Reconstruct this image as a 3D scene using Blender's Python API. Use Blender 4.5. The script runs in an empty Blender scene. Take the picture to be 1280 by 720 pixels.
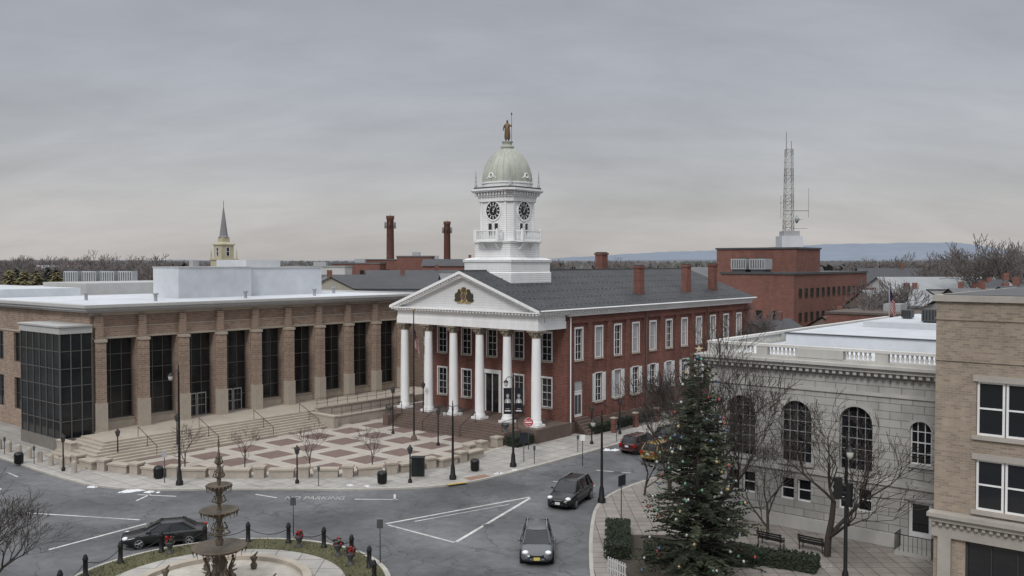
import bpy, bmesh, math, random
from mathutils import Vector, Matrix
from math import sin, cos, pi, radians
random.seed(7)
sc = bpy.context.scene
COL = sc.collection
U = (sin(radians(40)), cos(radians(40)))
V = (-cos(radians(40)), sin(radians(40)))
GR = radians(50)
def G(a, b, z=0.0):
    return (a*U[0]+b*V[0], a*U[1]+b*V[1], z)
def toG(x, y):
    return (x*U[0]+y*U[1], x*V[0]+y*V[1])

# ------------------------------------------------------------------ materials
def newmat(name):
    m = bpy.data.materials.new(name); m.use_nodes = True
    nt = m.node_tree; b = nt.nodes["Principled BSDF"]
    return m, nt, b
def N(nt, t, **kw):
    n = nt.nodes.new(t)
    for k, v in kw.items(): setattr(n, k, v)
    return n
def mixc(nt, mode, fac, c1, c2):
    n = nt.nodes.new('ShaderNodeMix'); n.data_type = 'RGBA'; n.blend_type = mode
    for i, v in ((0, fac), (6, c1), (7, c2)):
        if hasattr(v, 'node'): nt.links.new(v, n.inputs[i])
        elif i == 0: n.inputs[0].default_value = v
        else: n.inputs[i].default_value = (v[0], v[1], v[2], 1)
    return n.outputs[2]
def mth(nt, op, a, b=0.0, c=0.0):
    n = nt.nodes.new('ShaderNodeMath'); n.operation = op
    for i, v in enumerate((a, b, c)):
        if hasattr(v, 'node'): nt.links.new(v, n.inputs[i])
        else: n.inputs[i].default_value = v
    return n.outputs[0]
def dirt(nt, col, var, scale, stretch=(1, 1, 1)):
    tc = N(nt, 'ShaderNodeTexCoord'); mp = N(nt, 'ShaderNodeMapping')
    mp.inputs['Scale'].default_value = stretch
    nt.links.new(tc.outputs['Object'], mp.inputs[0])
    n1 = N(nt, 'ShaderNodeTexNoise'); n1.inputs['Scale'].default_value = scale; n1.inputs['Detail'].default_value = 6
    n1.inputs['Roughness'].default_value = .65
    n2 = N(nt, 'ShaderNodeTexNoise'); n2.inputs['Scale'].default_value = scale*.13; n2.inputs['Detail'].default_value = 3
    nt.links.new(mp.outputs[0], n1.inputs['Vector']); nt.links.new(mp.outputs[0], n2.inputs['Vector'])
    s = mth(nt, 'ADD', n1.outputs[0], n2.outputs[0])
    f = mth(nt, 'MULTIPLY_ADD', mth(nt, 'SUBTRACT', s, 1.0), var*2.6, 1.0)
    cb = N(nt, 'ShaderNodeCombineXYZ')
    for i in range(3): nt.links.new(f, cb.inputs[i])
    return mixc(nt, 'MULTIPLY', 1.0, col, cb.outputs[0]), n1
def M(name, col, rough=.8, var=.15, scale=2.0, metal=0.0, spec=.3, bump=0.0, stretch=(1, 1, 1), coat=0.0):
    m, nt, b = newmat(name)
    b.inputs['Roughness'].default_value = rough; b.inputs['Metallic'].default_value = metal
    b.inputs['Specular IOR Level'].default_value = spec
    if coat: b.inputs['Coat Weight'].default_value = coat
    if var > 0:
        c, n1 = dirt(nt, col, var, scale, stretch); nt.links.new(c, b.inputs['Base Color'])
        if bump:
            bp = N(nt, 'ShaderNodeBump'); bp.inputs['Strength'].default_value = bump; bp.inputs['Distance'].default_value = .05
            nt.links.new(n1.outputs[0], bp.inputs['Height']); nt.links.new(bp.outputs[0], b.inputs['Normal'])
    else: b.inputs['Base Color'].default_value = (*col, 1)
    return m
def brickmat(name, c1, c2, mo, bw=.24, rh=.085, ms=.012, var=.22, rough=.85, flat=False, offs=.5):
    m, nt, b = newmat(name); b.inputs['Roughness'].default_value = rough; b.inputs['Specular IOR Level'].default_value = .2
    tc = N(nt, 'ShaderNodeTexCoord'); sp = N(nt, 'ShaderNodeSeparateXYZ'); nt.links.new(tc.outputs['Object'], sp.inputs[0])
    cb = N(nt, 'ShaderNodeCombineXYZ')
    if flat:
        nt.links.new(sp.outputs[0], cb.inputs[0]); nt.links.new(sp.outputs[1], cb.inputs[1])
    else:
        nt.links.new(mth(nt, 'ADD', sp.outputs[0], sp.outputs[1]), cb.inputs[0]); nt.links.new(sp.outputs[2], cb.inputs[1])
    br = N(nt, 'ShaderNodeTexBrick'); br.offset = offs; nt.links.new(cb.outputs[0], br.inputs['Vector'])
    br.inputs['Scale'].default_value = 1.0
    br.inputs['Brick Width'].default_value = bw; br.inputs['Row Height'].default_value = rh; br.inputs['Mortar Size'].default_value = ms
    br.inputs['Color1'].default_value = (*c1, 1); br.inputs['Color2'].default_value = (*c2, 1); br.inputs['Mortar'].default_value = (*mo, 1)
    c, n1 = dirt(nt, br.outputs[0], var, 1.4, (1, 1, .5) if not flat else (1, 1, 1)); nt.links.new(c, b.inputs['Base Color'])
    return m
def stripemat(name, col, period, dark=.55, w=.16, rough=.6, axis=2, var=.1):
    m, nt, b = newmat(name); b.inputs['Roughness'].default_value = rough
    tc = N(nt, 'ShaderNodeTexCoord'); sp = N(nt, 'ShaderNodeSeparateXYZ'); nt.links.new(tc.outputs['Object'], sp.inputs[0])
    fr = mth(nt, 'FRACT', mth(nt, 'DIVIDE', sp.outputs[axis], period))
    lt = mth(nt, 'LESS_THAN', fr, w)
    c0 = mixc(nt, 'MIX', lt, col, tuple(x*dark for x in col))
    c, n1 = dirt(nt, c0, var, 1.5, (1, 1, .4)); nt.links.new(c, b.inputs['Base Color'])
    return m

WHITE = M('white_paint', (.77, .77, .77), .55, .14, 1.2, stretch=(1, 1, .3))
WHITE2 = M('white_roof_membrane', (.53, .55, .58), .7, .18, .5)
LIME = M('limestone', (.38, .335, .28), .85, .2, 1.5, bump=.1)
CAPM = M('capital_stone', (.24, .205, .165), .85, .3, 5, bump=.2)
CREAM = M('cornice_cream', (.42, .42, .41), .7, .14, 1.0)
BANK = brickmat('bank_ashlar', (.40, .395, .37), (.34, .335, .315), (.17, .165, .155), 1.3, .48, .022, .24)
BANKT = M('bank_trim', (.43, .42, .395), .8, .2, 1.2, stretch=(1, 1, .3))
BRED = brickmat('red_brick', (.195, .070, .054), (.12, .045, .037), (.19, .125, .105), .42, .15, .02, .34)
BTAN = brickmat('tan_brick', (.315, .225, .17), (.205, .145, .112), (.34, .285, .24), .55, .19, .022, .24)
BBUF = brickmat('buff_brick', (.34, .275, .21), (.23, .185, .145), (.32, .28, .24), .34, .12, .014, .22)
BFAR = brickmat('far_brick', (.20, .085, .066), (.155, .065, .052), (.2, .14, .12), .6, .2, .02)
GLASS = M('dark_glass', (.012, .014, .017), .06, 0, spec=.6)
GLASS2 = M('blind_glass', (.40, .41, .41), .3, .25, 1.0, spec=.5)
GLASS3 = M('curtain_glass', (.016, .018, .020), .09, .9, .35, spec=.4)
MULL = M('mullion_dark', (.05, .048, .045), .5, 0)
MULL2 = M('mullion_bronze', (.11, .105, .10), .5, 0)
BLACK = M('black_iron', (.012, .012, .013), .45, .3, 6, spec=.4)
DGREY = M('dark_grey_metal', (.07, .072, .075), .5, .2, 3)
LGREY = M('light_grey_metal', (.34, .35, .36), .5, .2, 2)
BROWN = M('brown_stone', (.13, .095, .08), .85, .25, 2, bump=.2)
SLATE = brickmat('slate_roof', (.078, .080, .086), (.056, .058, .063), (.026, .026, .028), .6, .36, .04, .25, .6, flat=True)
CLAP = stripemat('clapboard_white', (.77, .77, .77), .22)
TYMP = stripemat('tympanum_board', (.60, .60, .60), .25, .7, .12)
COPPER = M('dome_green', (.385, .405, .355), .6, .3, 1.5, stretch=(1, 1, .3))
BRONZE = M('bronze', (.16, .105, .06), .45, .25, 5, metal=.5)
GOLD = M('gilded', (.42, .30, .10), .4, .2, 5, metal=.4)
BARK = M('bark', (.062, .052, .047), .95, .25, 8)
BARK_HAZED = M('far_bark_hazed', (.17, .15, .145), .95, .2, 3)  # distance haze put into the colour: paler, greyer bark for far trees
RUBBER = M('tyre_rubber', (.012, .012, .012), .85, 0)
RIM = M('alloy', (.35, .35, .36), .3, 0, metal=.8)
SNOW = M('old_snow', (.66, .67, .69), .8, .2, 5, bump=.3)
REDP = M('red_flowers', (.35, .02, .03), .6, .2, 6)
YEL = M('yellow_paint', (.42, .30, .08), .6, .4, 3)
ROADW = M('road_paint', (.50, .50, .48), .8, .5, 2.2)
WATER = M('pool_floor', (.42, .39, .34), .5, .35, 1.5)
CONB = M('concrete_block', (.36, .32, .275), .85, .25, 2, bump=.2)
HEDGE = M('hedge_leaf', (.024, .032, .02), .8, .4, 5)

def roadmat():
    m, nt, b = newmat('asphalt'); b.inputs['Roughness'].default_value = .85; b.inputs['Specular IOR Level'].default_value = .25
    c, n1 = dirt(nt, (.126, .127, .132), .32, 1.3)
    tc = N(nt, 'ShaderNodeTexCoord')
    n3 = N(nt, 'ShaderNodeTexNoise'); n3.inputs['Scale'].default_value = .12; n3.inputs['Detail'].default_value = 5
    nt.links.new(tc.outputs['Object'], n3.inputs['Vector'])
    mr = N(nt, 'ShaderNodeMapRange'); mr.inputs[1].default_value = .35; mr.inputs[2].default_value = .65; mr.inputs[3].default_value = .72; mr.inputs[4].default_value = 1.25
    nt.links.new(n3.outputs[0], mr.inputs[0])
    cb = N(nt, 'ShaderNodeCombineXYZ')
    for i in range(3): nt.links.new(mr.outputs[0], cb.inputs[i])
    c = mixc(nt, 'MULTIPLY', 1, c, cb.outputs[0])
    mpr = N(nt, 'ShaderNodeMapping'); mpr.inputs['Rotation'].default_value = (0, 0, radians(35)); nt.links.new(tc.outputs['Object'], mpr.inputs[0])
    bk_ = N(nt, 'ShaderNodeTexBrick'); bk_.inputs['Scale'].default_value = 1; bk_.inputs['Brick Width'].default_value = 11; bk_.inputs['Row Height'].default_value = 3.6; bk_.inputs['Mortar Size'].default_value = .03
    bk_.inputs['Color1'].default_value = (1.08, 1.08, 1.08, 1); bk_.inputs['Color2'].default_value = (.86, .86, .86, 1); bk_.inputs['Mortar'].default_value = (.6, .6, .6, 1)
    nt.links.new(mpr.outputs[0], bk_.inputs['Vector']); c = mixc(nt, 'MULTIPLY', .7, c, bk_.outputs[0])
    nz = N(nt, 'ShaderNodeTexNoise'); nz.inputs['Scale'].default_value = .5; nz.inputs['Detail'].default_value = 4
    nt.links.new(tc.outputs['Object'], nz.inputs['Vector'])
    ad = N(nt, 'ShaderNodeVectorMath', operation='MULTIPLY_ADD'); ad.inputs[1].default_value = (3.2, 3.2, 3.2)
    nt.links.new(nz.outputs['Color'], ad.inputs[0]); nt.links.new(tc.outputs['Object'], ad.inputs[2])
    for sc_, th_, am in ((.17, .0075, .42), (.5, .012, .2)):
        vo = N(nt, 'ShaderNodeTexVoronoi', feature='DISTANCE_TO_EDGE'); vo.inputs['Scale'].default_value = sc_
        nt.links.new(ad.outputs[0], vo.inputs['Vector'])
        lt = mth(nt, 'LESS_THAN', vo.outputs['Distance'], th_)
        c = mixc(nt, 'MIX', mth(nt, 'MULTIPLY', lt, am), c, (.035, .035, .037))
    nt.links.new(c, b.inputs['Base Color'])
    return m
ROAD = roadmat()
PAVE = brickmat('pavement_concrete', (.365, .35, .325), (.315, .30, .28), (.16, .15, .14), 1.5, 1.5, .03, .26, flat=True, offs=0)
PAVE2 = brickmat('pavement_pavers', (.29, .265, .24), (.24, .215, .195), (.13, .115, .105), .9, .9, .03, .28, flat=True, offs=0)
KERB = M('kerb_stone', (.40, .38, .345), .85, .25, 2)
def plazamat():
    m, nt, b = newmat('plaza_panels'); b.inputs['Roughness'].default_value = .75
    tc = N(nt, 'ShaderNodeTexCoord'); sp = N(nt, 'ShaderNodeSeparateXYZ'); nt.links.new(tc.outputs['Object'], sp.inputs[0])
    P = 3.9; fr = .66
    ga = mth(nt, 'FRACT', mth(nt, 'DIVIDE', sp.outputs[0], P)); gb = mth(nt, 'FRACT', mth(nt, 'DIVIDE', sp.outputs[1], P))
    ck = mth(nt, 'MULTIPLY', mth(nt, 'LESS_THAN', ga, fr), mth(nt, 'LESS_THAN', gb, fr))
    br = N(nt, 'ShaderNodeTexBrick'); br.inputs['Scale'].default_value = 1; br.inputs['Brick Width'].default_value = .4; br.inputs['Row Height'].default_value = .2
    br.inputs['Mortar Size'].default_value = .02
    br.inputs['Color1'].default_value = (.19, .122, .10, 1); br.inputs['Color2'].default_value = (.15, .098, .082, 1); br.inputs['Mortar'].default_value = (.14, .11, .10, 1)
    nt.links.new(tc.outputs['Object'], br.inputs['Vector'])
    b2 = N(nt, 'ShaderNodeTexBrick'); b2.offset = 0; b2.inputs['Scale'].default_value = 1; b2.inputs['Brick Width'].default_value = .65; b2.inputs['Row Height'].default_value = .65
    b2.inputs['Mortar Size'].default_value = .02
    b2.inputs['Color1'].default_value = (.42, .385, .335, 1); b2.inputs['Color2'].default_value = (.38, .345, .30, 1); b2.inputs['Mortar'].default_value = (.25, .22, .195, 1)
    nt.links.new(tc.outputs['Object'], b2.inputs['Vector'])
    c = mixc(nt, 'MIX', ck, b2.outputs[0], br.outputs[0])
    c, n1 = dirt(nt, c, .12, 1.2); nt.links.new(c, b.inputs['Base Color'])
    return m
PLAZA = plazamat()
GROUND = M('far_ground', (.10, .10, .08), .95, .35, .02)
GRASS = M('winter_grass', (.085, .085, .045), .95, .5, 1.2, bump=.5)

# ------------------------------------------------------------------ mesh builder
class MB:
    def __init__(s): s.v = []; s.f = []; s.m = []; s.sm = []; s.mats = []
    def mi(s, mat):
        if mat not in s.mats: s.mats.append(mat)
        return s.mats.index(mat)
    def add(s, vs, fs, mat, smooth=False):
        o = len(s.v); s.v.extend([tuple(p) for p in vs]); k = s.mi(mat)
        for f in fs:
            s.f.append(tuple(i+o for i in f)); s.m.append(k); s.sm.append(smooth)
    def box(s, x0, x1, y0, y1, z0, z1, mat):
        s.add([(x0, y0, z0), (x1, y0, z0), (x1, y1, z0), (x0, y1, z0), (x0, y0, z1), (x1, y0, z1), (x1, y1, z1), (x0, y1, z1)],
              [(0, 3, 2, 1), (4, 5, 6, 7), (0, 1, 5, 4), (1, 2, 6, 5), (2, 3, 7, 6), (3, 0, 4, 7)], mat)
    def cbox(s, c, sx, sy, sz, mat): s.box(c[0]-sx/2, c[0]+sx/2, c[1]-sy/2, c[1]+sy/2, c[2]-sz/2, c[2]+sz/2, mat)
    def lathe(s, cx, cy, prof, mat, n=16, rot=0, smooth=True, caps=True):
        vs = []
        for r, z in prof:
            for i in range(n):
                t = 2*pi*i/n+rot; vs.append((cx+r*cos(t), cy+r*sin(t), z))
        fs = []
        for j in range(len(prof)-1):
            for i in range(n):
                k = (i+1) % n; fs.append((j*n+i, j*n+k, (j+1)*n+k, (j+1)*n+i))
        s.add(vs, fs, mat, smooth)
        if caps:
            l = len(prof)-1
            s.add([vs[i] for i in range(n)], [tuple(range(n-1, -1, -1))], mat)
            s.add([vs[l*n+i] for i in range(n)], [tuple(range(n))], mat)
    def sqlathe(s, cx, cy, prof, mat):
        r2 = math.sqrt(2); s.lathe(cx, cy, [(r*r2, z) for r, z in prof], mat, 4, pi/4, False)
    def tube(s, p0, p1, r0, r1, mat, n=6, caps=False, smooth=True):
        p0 = Vector(p0); p1 = Vector(p1); d = p1-p0
        if d.length < 1e-6: return
        d.normalize(); a = d.orthogonal().normalized(); b = d.cross(a)
        vs = [p0+(a*cos(2*pi*i/n)+b*sin(2*pi*i/n))*r0 for i in range(n)]+[p1+(a*cos(2*pi*i/n)+b*sin(2*pi*i/n))*r1 for i in range(n)]
        fs = [(i, (i+1) % n, n+(i+1) % n, n+i) for i in range(n)]
        if caps: fs += [tuple(range(n-1, -1, -1)), tuple(range(n, 2*n))]
        s.add(vs, fs, mat, smooth)
    def ball(s, c, r, mat, n=8, sz=1.0):
        prof = [(max(.001, r*sin(pi*j/(n//2+1))), c[2]-r*sz*cos(pi*j/(n//2+1))) for j in range(n//2+2)]
        s.lathe(c[0], c[1], prof, mat, n)
    def prism(s, poly, z0, z1, mat, side=None):
        n = len(poly)
        s.add([(p[0], p[1], z1) for p in poly], [tuple(range(n))], mat)
        s.add([(p[0], p[1], z0) for p in poly]+[(p[0], p[1], z1) for p in poly], [(i, (i+1) % n, n+(i+1) % n, n+i) for i in range(n)], side or mat)
    def wall(s, axis, pos, s0, s1, z0, z1, ops, mat, depth=.25, rev=None):
        P = (lambda q, z, d: (q, pos+d, z)) if axis == 'b' else (lambda q, z, d: (pos+d, q, z))
        xs = sorted({s0, s1} | {o[0] for o in ops} | {o[1] for o in ops}); zs = sorted({z0, z1} | {o[2] for o in ops} | {o[3] for o in ops})
        for i in range(len(xs)-1):
            for j in range(len(zs)-1):
                cx = (xs[i]+xs[i+1])/2; cz = (zs[j]+zs[j+1])/2
                if any(o[0] < cx < o[1] and o[2] < cz < o[3] for o in ops): continue
                s.add([P(xs[i], zs[j], 0), P(xs[i+1], zs[j], 0), P(xs[i+1], zs[j+1], 0), P(xs[i], zs[j+1], 0)], [(0, 1, 2, 3)], mat)
        for o in ops:
            c = [(o[0], o[2]), (o[1], o[2]), (o[1], o[3]), (o[0], o[3])]
            for k in range(4):
                q0, q1 = c[k], c[(k+1) % 4]
                s.add([P(q0[0], q0[1], 0), P(q1[0], q1[1], 0), P(q1[0], q1[1], depth), P(q0[0], q0[1], depth)], [(0, 1, 2, 3)], rev or mat)
    def mesh(s, name, off=(0, 0, 0)):
        me = bpy.data.meshes.new(name)
        me.from_pydata([(p[0]-off[0], p[1]-off[1], p[2]-off[2]) for p in s.v], [], s.f)
        for m in s.mats: me.materials.append(m)
        me.polygons.foreach_set('material_index', s.m); me.polygons.foreach_set('use_smooth', s.sm)
        me.update(); return me

def link(o): COL.objects.link(o); return o
def thing(name, label, cat, loc=(0, 0, 0), rz=0.0, mesh=None, group=None, kind=None):
    o = bpy.data.objects.new(name, mesh); link(o); o.location = loc; o.rotation_euler = (0, 0, rz)
    if label: o['label'] = label
    if cat: o['category'] = cat
    if group: o['group'] = group
    if kind: o['kind'] = kind
    return o
def part(root, name, me, loc=(0, 0, 0), rz=0.0, label=None):
    if isinstance(me, MB): me = me.mesh(name)
    o = bpy.data.objects.new(name, me); link(o); o.parent = root; o.location = loc; o.rotation_euler = (0, 0, rz)
    if label: o['label'] = label
    return o
def structure(name, mb, loc=(0, 0, 0), rz=0.0):
    return thing(name, None, None, loc, rz, mb.mesh(name), kind='structure')
def text_mesh(s, size, mat, ext=.01):
    cu = bpy.data.curves.new('lettering', 'FONT'); cu.body = s; cu.size = size; cu.extrude = ext; cu.align_x = 'CENTER'; cu.align_y = 'CENTER'
    o = bpy.data.objects.new('lettering', cu); link(o); bpy.context.view_layer.update()
    me = bpy.data.meshes.new_from_object(o.evaluated_get(bpy.context.evaluated_depsgraph_get()))
    bpy.data.objects.remove(o); me.materials.clear(); me.materials.append(mat); return me

# ------------------------------------------------------------------ world, light, camera
w = bpy.data.worlds.new("World"); sc.world = w; w.use_nodes = True
nt = w.node_tree; bg = nt.nodes['Background']
tc = N(nt, 'ShaderNodeTexCoord'); sp = N(nt, 'ShaderNodeSeparateXYZ'); nt.links.new(tc.outputs['Generated'], sp.inputs[0])
z = mth(nt, 'MAXIMUM', sp.outputs[2], 0.0)
rp = N(nt, 'ShaderNodeValToRGB'); nt.links.new(z, rp.inputs[0])
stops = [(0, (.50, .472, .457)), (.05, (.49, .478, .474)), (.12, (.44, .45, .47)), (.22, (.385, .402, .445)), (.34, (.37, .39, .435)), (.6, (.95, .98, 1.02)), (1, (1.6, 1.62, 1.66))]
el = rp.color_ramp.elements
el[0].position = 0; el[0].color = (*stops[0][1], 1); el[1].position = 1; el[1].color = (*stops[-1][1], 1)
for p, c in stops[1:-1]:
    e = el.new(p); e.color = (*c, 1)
zz = mth(nt, 'ADD', z, .34)
cb = N(nt, 'ShaderNodeCombineXYZ')
nt.links.new(mth(nt, 'DIVIDE', sp.outputs[0], zz), cb.inputs[0])
nt.links.new(mth(nt, 'DIVIDE', sp.outputs[1], zz), cb.inputs[1])
def skynoise(rot, sc_, scale, det, dist, lo, hi, rough=.55):
    mp = N(nt, 'ShaderNodeMapping'); mp.inputs['Rotation'].default_value = (0, 0, radians(rot)); mp.inputs['Scale'].default_value = sc_
    nt.links.new(cb.outputs[0], mp.inputs[0])
    nz = N(nt, 'ShaderNodeTexNoise'); nz.inputs['Scale'].default_value = scale; nz.inputs['Detail'].default_value = det; nz.inputs['Roughness'].default_value = rough; nz.inputs['Distortion'].default_value = dist
    nt.links.new(mp.outputs[0], nz.inputs['Vector'])
    mr = N(nt, 'ShaderNodeMapRange'); mr.inputs[1].default_value = .3; mr.inputs[2].default_value = .7; mr.inputs[3].default_value = lo; mr.inputs[4].default_value = hi
    nt.links.new(nz.outputs[0], mr.inputs[0]); return mr.outputs[0]
f = mth(nt, 'MULTIPLY', skynoise(-38, (.75, 1.3, 1), 1.1, 5, .3, .86, 1.13), skynoise(-35, (.8, 1.9, 1), 3.6, 10, .3, .93, 1.07, .62))
cv = N(nt, 'ShaderNodeCombineXYZ')
for i in range(3): nt.links.new(f, cv.inputs[i])
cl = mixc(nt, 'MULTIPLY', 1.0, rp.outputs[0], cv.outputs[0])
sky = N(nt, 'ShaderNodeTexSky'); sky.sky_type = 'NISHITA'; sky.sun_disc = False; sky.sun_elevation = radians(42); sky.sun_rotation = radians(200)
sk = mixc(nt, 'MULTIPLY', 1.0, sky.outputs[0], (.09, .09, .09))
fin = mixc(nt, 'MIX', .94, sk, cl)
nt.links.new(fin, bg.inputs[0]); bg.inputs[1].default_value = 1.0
sl = bpy.data.lights.new('sun', 'SUN'); sl.energy = 1.5; sl.angle = radians(14); sl.color = (1, .98, .95)
so = bpy.data.objects.new('sun', sl); link(so); so.rotation_euler = (radians(48), 0, radians(-20))
cam = bpy.data.cameras.new('camera'); co = bpy.data.objects.new('camera', cam); link(co)
co.location = (0, 0, 17); co.rotation_euler = (radians(90-1.6), 0, 0); cam.sensor_width = 36; cam.lens = 36*1150/1280; cam.clip_end = 20000; cam.clip_start = .5
sc.camera = co
sc.view_settings.view_transform = 'Standard'; sc.view_settings.look = 'None'; sc.view_settings.exposure = 0

# ------------------------------------------------------------------ ground, roads, pavements
mb = MB(); mb.add([(-9000, -800, 0), (9000, -800, 0), (9000, 12000, 0), (-9000, 12000, 0)], [(0, 1, 2, 3)], GROUND); structure('ground', mb, (0, 0, -.02))
mb = MB(); mb.add([(-140, 5, 0), (140, 5, 0), (140, 150, 0), (-140, 150, 0)], [(0, 1, 2, 3)], ROAD); structure('road', mb)
kerbpts = [(32.2, 170), (32.2, 90), (32.2, 78), (32.2, 73), (32.7, 68), (35.0, 64), (38.0, 60.8), (41.2, 57.0), (44.4, 52.9), (48.4, 49), (52.2, 47.5), (57.2, 47.2), (70, 47.2), (200, 47.2)]
def smoothpoly(pts, it=2):
    for _ in range(it):
        q = [pts[0]]
        for i in range(len(pts)-1):
            p, r = pts[i], pts[i+1]
            q += [(p[0]*.75+r[0]*.25, p[1]*.75+r[1]*.25), (p[0]*.25+r[0]*.75, p[1]*.25+r[1]*.75)]
        q.append(pts[-1]); pts = q
    return pts
kp = smoothpoly(kerbpts)
def off(pts, d):
    out = []
    for i, p in enumerate(pts):
        a = pts[max(0, i-1)]; b = pts[min(len(pts)-1, i+1)]; dx, dy = b[0]-a[0], b[1]-a[1]; l = math.hypot(dx, dy)
        out.append((p[0]-dy/l*d, p[1]+dx/l*d))
    return out
ki = off(kp, .22)
def strip(mb, A, B, z, mat):
    n = len(A); mb.add([(p[0], p[1], z) for p in A]+[(p[0], p[1], z) for p in B], [(i, i+1, n+i+1, n+i) for i in range(n-1)], mat)
mb = MB(); mb.prism(ki+[(200, 170)], 0, .13, PAVE); structure('pavement', mb, rz=GR)
mb = MB(); strip(mb, kp, ki, .136, KERB)
n = len(kp); mb.add([(p[0], p[1], 0) for p in kp]+[(p[0], p[1], .136) for p in kp], [(i, i+1, n+i+1, n+i) for i in range(n-1)], KERB); structure('kerb', mb, rz=GR)
k2 = smoothpoly([(3.5, 20), (3.9, 40), (4.2, 50), (4.9, 58), (5.9, 64.5), (8.8, 69.6), G(80, 36.6)[:2], G(180, 36.6)[:2]])
k2i = off(k2, -.22)
mb = MB(); mb.prism(k2i+[(180, 140), (180, 20)], 0, .13, PAVE2); structure('pavement', mb)
mb = MB(); strip(mb, k2, k2i, .136, KERB); n = len(k2)
mb.add([(p[0], p[1], 0) for p in k2]+[(p[0], p[1], .136) for p in k2], [(i, i+1, n+i+1, n+i) for i in range(n-1)], KERB); structure('kerb', mb)
arcw = [(-37.4, 77.6), (-34.5, 75.4), (-31.7, 74.2), (-27.7, 72.6), (-22.2, 72.3), (-18.4, 72.3), (-12.7, 72.6), (-9, 74), (-5.6, 76.3), (-3.2, 79.4)]
arc = [toG(*p) for p in arcw]
mb = MB(); mb.prism(arc+[(64.2, 54.2), (66.5, 54.2), (66.5, 76), (60, 76), (38, 76)], .12, .145, PLAZA); structure('plaza_paving', mb, rz=GR)
def mark(pts, w_=.16):
    mb = MB()
    for i in range(len(pts)-1):
        p = Vector(pts[i]); q = Vector(pts[i+1]); d = (q-p).normalized(); nrm = Vector((-d.y, d.x))*w_/2
        mb.add([(*(p-nrm), 0), (*(q-nrm), 0), (*(q+nrm), 0), (*(p+nrm), 0)], [(0, 1, 2, 3)], ROADW)
    structure('road_marking', mb, (0, 0, .004))
mark([(-8.2, 59.4), (1.3, 66.2)], .18)
mark([(-8.0, 59.1), (-3.5, 55.4)], .18)
mark([(-3.4, 55.5), (1.3, 65.9)], .22)
mark([(-6.4, 59.9), (-.2, 64.2)], .1)
mark([(-27.4, 54), (-23.8, 59.4)], .2)
mark([(-33, 62), (-28, 61), (-24.6, 60.3)], .15)
mark([(-40.5, 70.5), (-38.2, 68.4)], .2); mark([(-43.5, 73.5), (-41.8, 71.6)], .2); mark([(-40.8, 74), (-39.2, 72.5)], .15)
for a_, b_ in [((-27.4, 66.9), (-24.4, 66.4)), ((-26.5, 67.0), (-26.8, 65.2)), ((-18.8, 67.0), (-17, 66.0)), ((-8.6, 67.0), (-8.4, 65.4)), ((-11.3, 65.6), (-8.2, 65.5)), ((3.2, 71), (6.3, 69.6)), ((6.9, 74.8), (9.6, 73.8))]:
    mark([a_, b_], .16)
RW2 = M('road_lettering', (.36, .36, .35), .8, .45, 2.2)
o = thing('road_marking', None, None, (-14.2, 65.9, .006), 0, text_mesh('NO PARKING', 1.05, RW2, 0), kind='structure'); o.scale = (.68, 1.2, 1)
mb = MB()
for (x, y) in ((-1.5, 59), (-13, 62.3), (-30, 57), (8.5, 74)):
    mb.lathe(x, y, [(.38, .003), (.38, .008)], DGREY, 20)
structure('manhole_cover', mb)

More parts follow.
